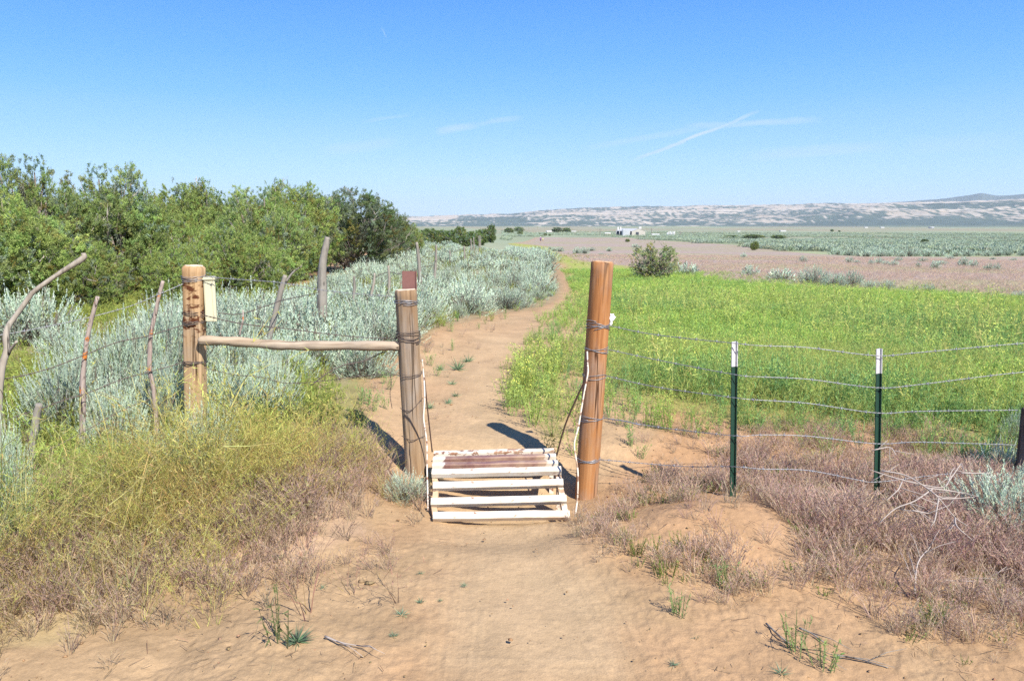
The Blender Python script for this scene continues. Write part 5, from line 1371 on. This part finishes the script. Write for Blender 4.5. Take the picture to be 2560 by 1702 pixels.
# ------------------------------------------------------------------ the trail gate
def gate():
    ys = [4.22, 4.32, 4.42, 4.52, 4.63, 4.74, 4.85]
    Lp = [(1083, 1291), (1078, 1256), (1083, 1216), (1080, 1183.5), (1081.5, 1166), (1083, 1151), (1085, 1136)]
    Rp = [(1424, 1287), (1416, 1248), (1408, 1207), (1403, 1176), (1395, 1159), (1390, 1143), (1385, 1129.5)]
    mats = [M_WPAINT, M_WPAINT, M_WPAINT, M_WPAINT, M_RPAINT, M_RPAINT, M_WPAINT2]
    pts = [(at(*l, y), at(*r, y)) for l, r, y in zip(Lp, Rp, ys)]
    for q in (.10, .20):                                                   # the far slope, hidden from the front
        l, r = pts[6][0].copy(), pts[6][1].copy(); l.y += q; r.y += q; l.z -= q * .55; r.z -= q * .55; pts.append((l, r)); mats.append(M_WPAINT)
    o0 = Vector((0, 4.55, 0)); o = empty('trail_gate', o0)
    for i, ((a, b), mt) in enumerate(zip(pts, mats)):
        c = (a + b) / 2; dx = (b - a); L = dx.length
        ang = math.radians(38) if i < 3 else math.radians(22) if i == 3 else math.radians(4) if i < 7 else math.radians(-32)
        mb = MB(); RM = Matrix.Rotation(ang, 3, 'X'); ns_ = 30; vs = []; pf = [(-.023, -.015), (-.018, -.020), (.018, -.020), (.023, -.015), (.023, .015), (.018, .020), (-.018, .020), (-.023, .015)]
        for q in range(ns_ + 1):
            xx = L * (q / ns_ - .5); sg = .0022 * mnoise.noise(Vector((xx * 3, i * 3.1, 0))); dn = .0022 * mnoise.noise(Vector((xx * 9, i * 7.7, 4)))
            for (py_, pz_) in pf: vs.append(RM @ Vector((xx, py_ * (1 + dn * 12) + sg, pz_ + dn + .4 * sg)))
        mb.add(vs, [(q * 8 + k, q * 8 + (k + 1) % 8, (q + 1) * 8 + (k + 1) % 8, (q + 1) * 8 + k) for q in range(ns_) for k in range(8)] + [tuple(range(7, -1, -1)), tuple(range(ns_ * 8, ns_ * 8 + 8))])
        bar = mb.build('bar', mt, o, smooth=False); bar.location = c - o0
        bar.rotation_euler = (0, -math.atan2(dx.z, math.hypot(dx.x, dx.y)), math.atan2(dx.y, dx.x))
    for s in (0, 1):
        mb = MB(); P = [p[s] + Vector(((.016 if s == 0 else -.016), 0, -.038)) for p in pts]
        for a, b in zip(P, P[1:]):
            d = b - a; n = d.length; M = d.to_track_quat('Y', 'Z').to_matrix()
            mb.box((a + b) / 2 - o0, (.032, n + .004, .034), M)
        mb.build('side_rail', M_DUSTY if s == 0 else M_WPAINT2, o, smooth=False)
        for i in (3, 6):
            mb = MB(); p = pts[i][s] + Vector(((.016 if s == 0 else -.016), 0, 0)); zb = zat(p.x, p.y)
            mb.box((p.x - o0.x, p.y - o0.y, (p.z - .06 + zb - .06) / 2), (.026, .026, p.z - zb + .0), None)
            mb.build('leg', M_WPAINT2, o, smooth=False)
    # the tall bent hoops on both sides, front leg painted, back leg bare rust with its shadow put into the colour
    def rod(px, mt, name, wdt, thick):
        P = [at(*q) for q in px]; C = catmull([p - o0 for p in P], 5); mb = MB(); n = len(C)
        for k in range(n - 1): pass
        mb.tube(C, wdt, 6, jit=.05)
        r_ = mb.build(name, mt, o); return r_
    W = lambda X, Y, d: (960 + X / 2.24, 640 + Y / 2.24, d)
    rod([W(214, 578, 4.62), W(224, 690, 4.58), W(228, 800, 4.52), W(222, 900, 4.48), W(230, 970, 4.44), W(240, 1050, 4.40), W(241, 1200, 4.34), W(244, 1300, 4.28), W(246, 1425, 4.22)], M_RODP, 'upright_rod', .0046, 0)
    rod([W(214, 578, 4.62), W(226, 680, 4.68), W(240, 820, 4.75), W(255, 960, 4.82), W(270, 1095, 4.88)], M_DROD, 'upright_rod', .0045, 0)
    rod([W(1138, 535, 4.62), W(1140, 600, 4.58), W(1142, 655, 4.55), W(1122, 760, 4.52), W(1105, 860, 4.48), W(1088, 960, 4.44), W(1066, 1050, 4.40), W(1075, 1130, 4.36), W(1085, 1200, 4.33), W(1086, 1290, 4.29), W(1082, 1370, 4.26), W(1070, 1460, 4.22)], M_RODP, 'upright_rod', .0052, 0)
    rod([W(1138, 540, 4.62), W(1128, 680, 4.64), W(1085, 780, 4.70), W(1030, 905, 4.76), W(998, 1000, 4.82), W(966, 1118, 4.88)], M_DROD, 'upright_rod', .0052, 0)
    tag(o, 'low white and rusty ramp gate of cross bars over the trail, with bent side rods', 'gate')


gate()

# white plastic scrap on the top wire behind the orange post
def bag():
    g = np.random.default_rng(3); p = at(1530, 797, 4.85)
    bm = bmesh.new(); bmesh.ops.create_icosphere(bm, subdivisions=3, radius=.032)
    for v in bm.verts:
        k = 1 + .8 * mnoise.noise(v.co * 60) + .4 * mnoise.noise(v.co * 140); v.co = v.co * k; v.co.z *= 1.15; v.co.y *= .5
        if v.co.z < 0: v.co.x *= .75
    me = bpy.data.meshes.new('plastic_scrap'); bm.to_mesh(me); bm.free(); me.materials.append(M_BAG)
    o = bpy.data.objects.new('plastic_scrap', me); link(o); o.location = (p.x - .006, 4.85, p.z); o.scale = (.75, .75, .8)
    tag(o, 'scrap of white plastic caught on the wire behind the orange post', 'plastic scrap')


bag()


# ------------------------------------------------------------------ far buildings
M_FWALL = plain('cream_metal_wall', (.44, .41, .35), .6, scale=.4, var=.06); M_FROOF = plain('white_metal_roof', (.52, .51, .48), .5, scale=.4, var=.05)
M_FDARK = plain('dark_door_and_shade', (.05, .06, .08), .8, scale=.5); M_FGREY = plain('grey_tank', (.42, .44, .46), .5, scale=.5)


def building():
    gx, gy = gnd(1590, 590.5); k = gy / 1960; z = zat(gx, gy); X = lambda u: (u - 1280) * k * TC + 0 * u; 
    o = empty('metal_building', (0, 0, 0)); x0, x1, xm = X(1549), X(1614), X(1580); H = 14 * k; ridge = 20 * k
    org = Vector((gx, gy, z - .5)); o.location = org; w = lambda x, dy, h: (x - gx, dy, h)
    D = 16.0
    # gable end faces the viewer on the right, the long open side runs off to the left
    mb = MB(); a, b, c = w(xm, 0, 0), w(x1, 0, 0), None
    xr = (xm + x1) / 2
    vs = [w(xm, 0, 0), w(x1, 0, 0), w(x1, 0, H), w(xr, 0, ridge), w(xm, 0, H), w(x0, D, 0), w(x0 + (x1 - xm), D + 4, 0), w(x0 + (x1 - xm), D + 4, H), w(x0 + (xr - xm), D + 2, ridge), w(x0, D, H)]
    mb.add(vs, [(0, 1, 2, 3, 4), (1, 6, 7, 2), (5, 9, 8, 7, 6)]); mb.build('wall', M_FWALL, o, smooth=False)
    mb = MB(); mb.add([(p[0], p[1], p[2] + .1) for p in vs], [(4, 3, 8, 9), (3, 2, 7, 8)]); mb.build('roof', M_FROOF, o, smooth=False)
    mb = MB(); q = .35; mb.add([(p[0], p[1] + q, p[2]) for p in vs], [(0, 4, 9, 5)]); mb.build('open_side_shade', M_FDARK, o, smooth=False)  # dark sheet painted as the shade inside the open shed
    for t in (.12, .45, .75, .97):
        mb = MB(); px_ = xm + (x0 - xm) * t; mb.box((px_ - gx, D * t - .3, H / 2), (.5, .4, H)); mb.build('column', M_FROOF, o, smooth=False)
    mb = MB(); mb.box((X(1567) - gx, D * .35 - 3, 2.2), (4.5, 3, 4.4)); mb.build('tank', M_FGREY, o, smooth=False, bevel=.4)
    mb = MB(); mb.box((xr - gx + 1, 1.2, ridge + .6), (1.4, 1.4, 1.3)); mb.build('roof_vent', M_FROOF, o, smooth=False)
    mb = MB(); mb.box((X(1594) - gx, -.1, 1.6), (1.6, .2, 2.4)); mb.build('door', M_FDARK, o, smooth=False)
    tag(o, 'large pale metal shed with an open left side, far across the plain', 'building')
    for i, (u, vt) in enumerate([(1544.5, 568), (1551, 568)]):
        gx2, gy2 = gnd(u, 588); mb = MB(); hgt = (588 - vt) * gy2 / 1960; mb.tube([(0, 0, 0), (0, 0, hgt)], .45, 8)
        q = mb.build('vent_stack', M_FROOF); q.location = (gx2, gy2, zat(gx2, gy2)); tag(q, 'white vent stack at the left end of the metal shed, ' + ('outer one' if i == 0 else 'inner one'), 'stack')
    def shed(u0, u1, vb, vt, mat, lab, cat='building', name='small_shed', rf=M_FROOF):
        gx, gy = gnd((u0 + u1) / 2, vb); k = gy / 1960; W_ = (u1 - u0) * k; Hh = (vb - vt) * k
        o = empty(name, (gx, gy, zat(gx, gy) - .2), .2); mb = MB(); mb.box((0, 0, Hh * .35), (W_, W_ * .5, Hh * .7)); mb.build('wall', mat, o, smooth=False)
        mb = MB(); a, b = W_ / 2 * 1.04, W_ * .27; mb.add([(-a, -b, Hh * .7), (a, -b, Hh * .7), (a, b, Hh * .7), (-a, b, Hh * .7), (-a, 0, Hh), (a, 0, Hh)], [(0, 1, 5, 4), (2, 3, 4, 5), (0, 4, 3), (1, 2, 5)]); mb.build('roof', rf, o, smooth=False)
        tag(o, lab, cat)
    shed(1511, 1526, 587, 581, M_FWALL, 'low pale shed left of the large metal shed')
    shed(1628, 1648, 591, 584, M_FROOF, 'small white shed right of the large metal shed')
    shed(1949, 1964, 579, 575.5, M_FROOF, 'white barn standing alone on the far plain')
    shed(1843, 1850, 580, 577, M_FROOF, 'tiny white house on the far plain left of the barn')
    shed(1366, 1380, 580, 576, M_FROOF, 'white house just left of the tree pair')
    shed(1428, 1440, 580, 577, M_FROOF, 'white house just right of the tree pair')
    shed(2160, 2169, 570, 567.5, M_FROOF, 'tiny house at the foot of the hills, left of the grey tank')
    shed(2200, 2210, 570, 567.5, M_FROOF, 'tiny house at the foot of the hills, nearest the grey tank')
    gx, gy = gnd(2328, 571); k = gy / 1960; mb = MB(); mb.tube([(0, 0, 0), (0, 0, 3.6 * k)], 6.5 * k, 20); q = mb.build('storage_tank', M_FGREY); q.location = (gx, gy, zat(gx, gy)); tag(q, 'wide grey storage tank at the foot of the right hills', 'tank')
    # pipework / tank battery
    gx, gy = gnd(1677, 591); k = gy / 1960; o = empty('tank_battery', (gx, gy, zat(gx, gy)))
    for i in range(6):
        mb = MB(); xx = (i - 2.5) * 3.6 * k; mb.tube([(xx, 0, 0), (xx, 0, 9.5 * k + (i % 3) * k)], 1.3 * k, 10); mb.build('tank', M_FROOF if i % 2 else M_FGREY, o)
    mb = MB(); mb.box((2 * k, 0, 11.5 * k), (18 * k, 1.5 * k, 1.0 * k)); mb.build('walkway', M_FROOF, o, smooth=False)
    tag(o, 'cluster of upright tanks and pipes right of the small white shed', 'tanks')
    for (u, vb, vt) in [(1629, 590, 571), (1500, 588, 572), (1700, 592, 580)]:
        gx, gy = gnd(u, vb); k = gy / 1960; hh = (vb - vt) * k; mb = MB(); mb.tube([(0, 0, 0), (0, 0, hh)], .22, 6); mb.box((0, 0, hh * .9), (2.4, .2, .2))
        q = mb.build('utility_pole', M_GREY, smooth=False); q.location = (gx, gy, zat(gx, gy)); tag(q, {1629: 'utility pole right of the large metal shed', 1500: 'utility pole left of the large metal shed', 1700: 'shorter utility pole right of the tank cluster'}[u], 'pole')


building()


# ------------------------------------------------------------------ walker
def person(u, vb, vt, label, shirt, shorts, hat, off=0.0):
    gx, gy = gnd(u, vb); hgt = (vb - vt) * gy / 1960; s = hgt / 1.75
    o = empty('person', (gx + off, gy, zat(gx, gy)), .1); o.scale = (s, s, s)
    J = {'pel': (0, 0, .93, .14), 'chest': (0, .02, 1.25, .16), 'neck': (0, .03, 1.46, .06), 'head': (0, .04, 1.58, .085), 'top': (0, .04, 1.70, .075),
         'shL': (-.17, .02, 1.40, .06), 'elL': (-.27, -.02, 1.14, .042), 'haL': (-.26, .10, .93, .032), 'fL': (-.25, .14, .87, .022),
         'shR': (.17, .02, 1.40, .06), 'elR': (.27, -.04, 1.14, .042), 'haR': (.27, .06, .91, .032), 'fR': (.26, .09, .85, .022),
         'hiL': (-.09, 0, .88, .10), 'knL': (-.10, .12, .50, .062), 'anL': (-.10, -.02, .10, .042), 'toL': (-.10, .12, .03, .035),
         'hiR': (.09, 0, .88, .10), 'knR': (.10, .02, .48, .062), 'anR': (.10, -.18, .10, .042), 'toR': (.10, -.04, .03, .035)}
    E = [('pel', 'chest'), ('chest', 'neck'), ('neck', 'head'), ('head', 'top'), ('chest', 'shL'), ('shL', 'elL'), ('elL', 'haL'), ('haL', 'fL'), ('chest', 'shR'), ('shR', 'elR'), ('elR', 'haR'), ('haR', 'fR'),
         ('pel', 'hiL'), ('hiL', 'knL'), ('knL', 'anL'), ('anL', 'toL'), ('pel', 'hiR'), ('hiR', 'knR'), ('knR', 'anR'), ('anR', 'toR')]
    def skin(name, keys, mat, fat=1.0):
        ks = [k for k in J if k in keys]; me = bpy.data.meshes.new(name)
        me.from_pydata([J[k][:3] for k in ks], [(ks.index(a), ks.index(b)) for a, b in E if a in ks and b in ks], []); me.materials.append(mat)
        q = bpy.data.objects.new(name, me); link(q, o)
        md = q.modifiers.new('skin', 'SKIN'); sv = me.skin_vertices[0].data
        for i, k in enumerate(ks): sv[i].radius = (J[k][3] * fat, J[k][3] * fat * .85); sv[i].use_root = (i == 0)
        sb = q.modifiers.new('sub', 'SUBSURF'); sb.levels = 1; sb.render_levels = 1
        return q
    SK = plain('skin', (.42, .25, .17), .6)
    skin('body', list(J), SK)
    skin('shirt', ['chest', 'pel', 'neck', 'shL', 'elL', 'shR', 'elR'], shirt, 1.13)
    skin('shorts', ['pel', 'hiL', 'knL', 'hiR', 'knR'], shorts, 1.12)
    mb = MB(); mb.tube([(0, .04, 1.66), (0, .04, 1.70), (0, .04, 1.76), (0, .04, 1.79)], [.12, .10, .09, .04], 12); mb.build('hat', hat, o)
    tag(o, label, 'person')


person(1351.5, 607.5, 592, 'walker in a purple top and dark shorts with a white hat, far down the field', plain('purple_cloth', (.17, .06, .20), .9), plain('navy_cloth', (.025, .025, .07), .9), plain('white_cloth', (.8, .75, .75), .9))
person(1357.3, 606, 594, 'walker in pale yellow half hidden beside the purple one', plain('yellow_cloth', (.55, .55, .25), .9), plain('khaki_cloth', (.40, .30, .16), .9), plain('tan_cloth', (.5, .45, .3), .9))


# ------------------------------------------------------------------ air
def haze():
    mb = MB(); mb.box((0, 4500, 150), (26000, 17500, 400)); m, t, out = newmat('haze_air')
    v = nd(t, 'ShaderNodeVolumePrincipled'); v.inputs['Color'].default_value = (.78, .88, 1, 1); v.inputs['Density'].default_value = 5.5e-5; v.inputs['Anisotropy'].default_value = 0.0
    t.links.new(v.outputs[0], out.inputs['Volume'])
    o = mb.build('haze', m, smooth=False); tag(o, kind='stuff')


haze()
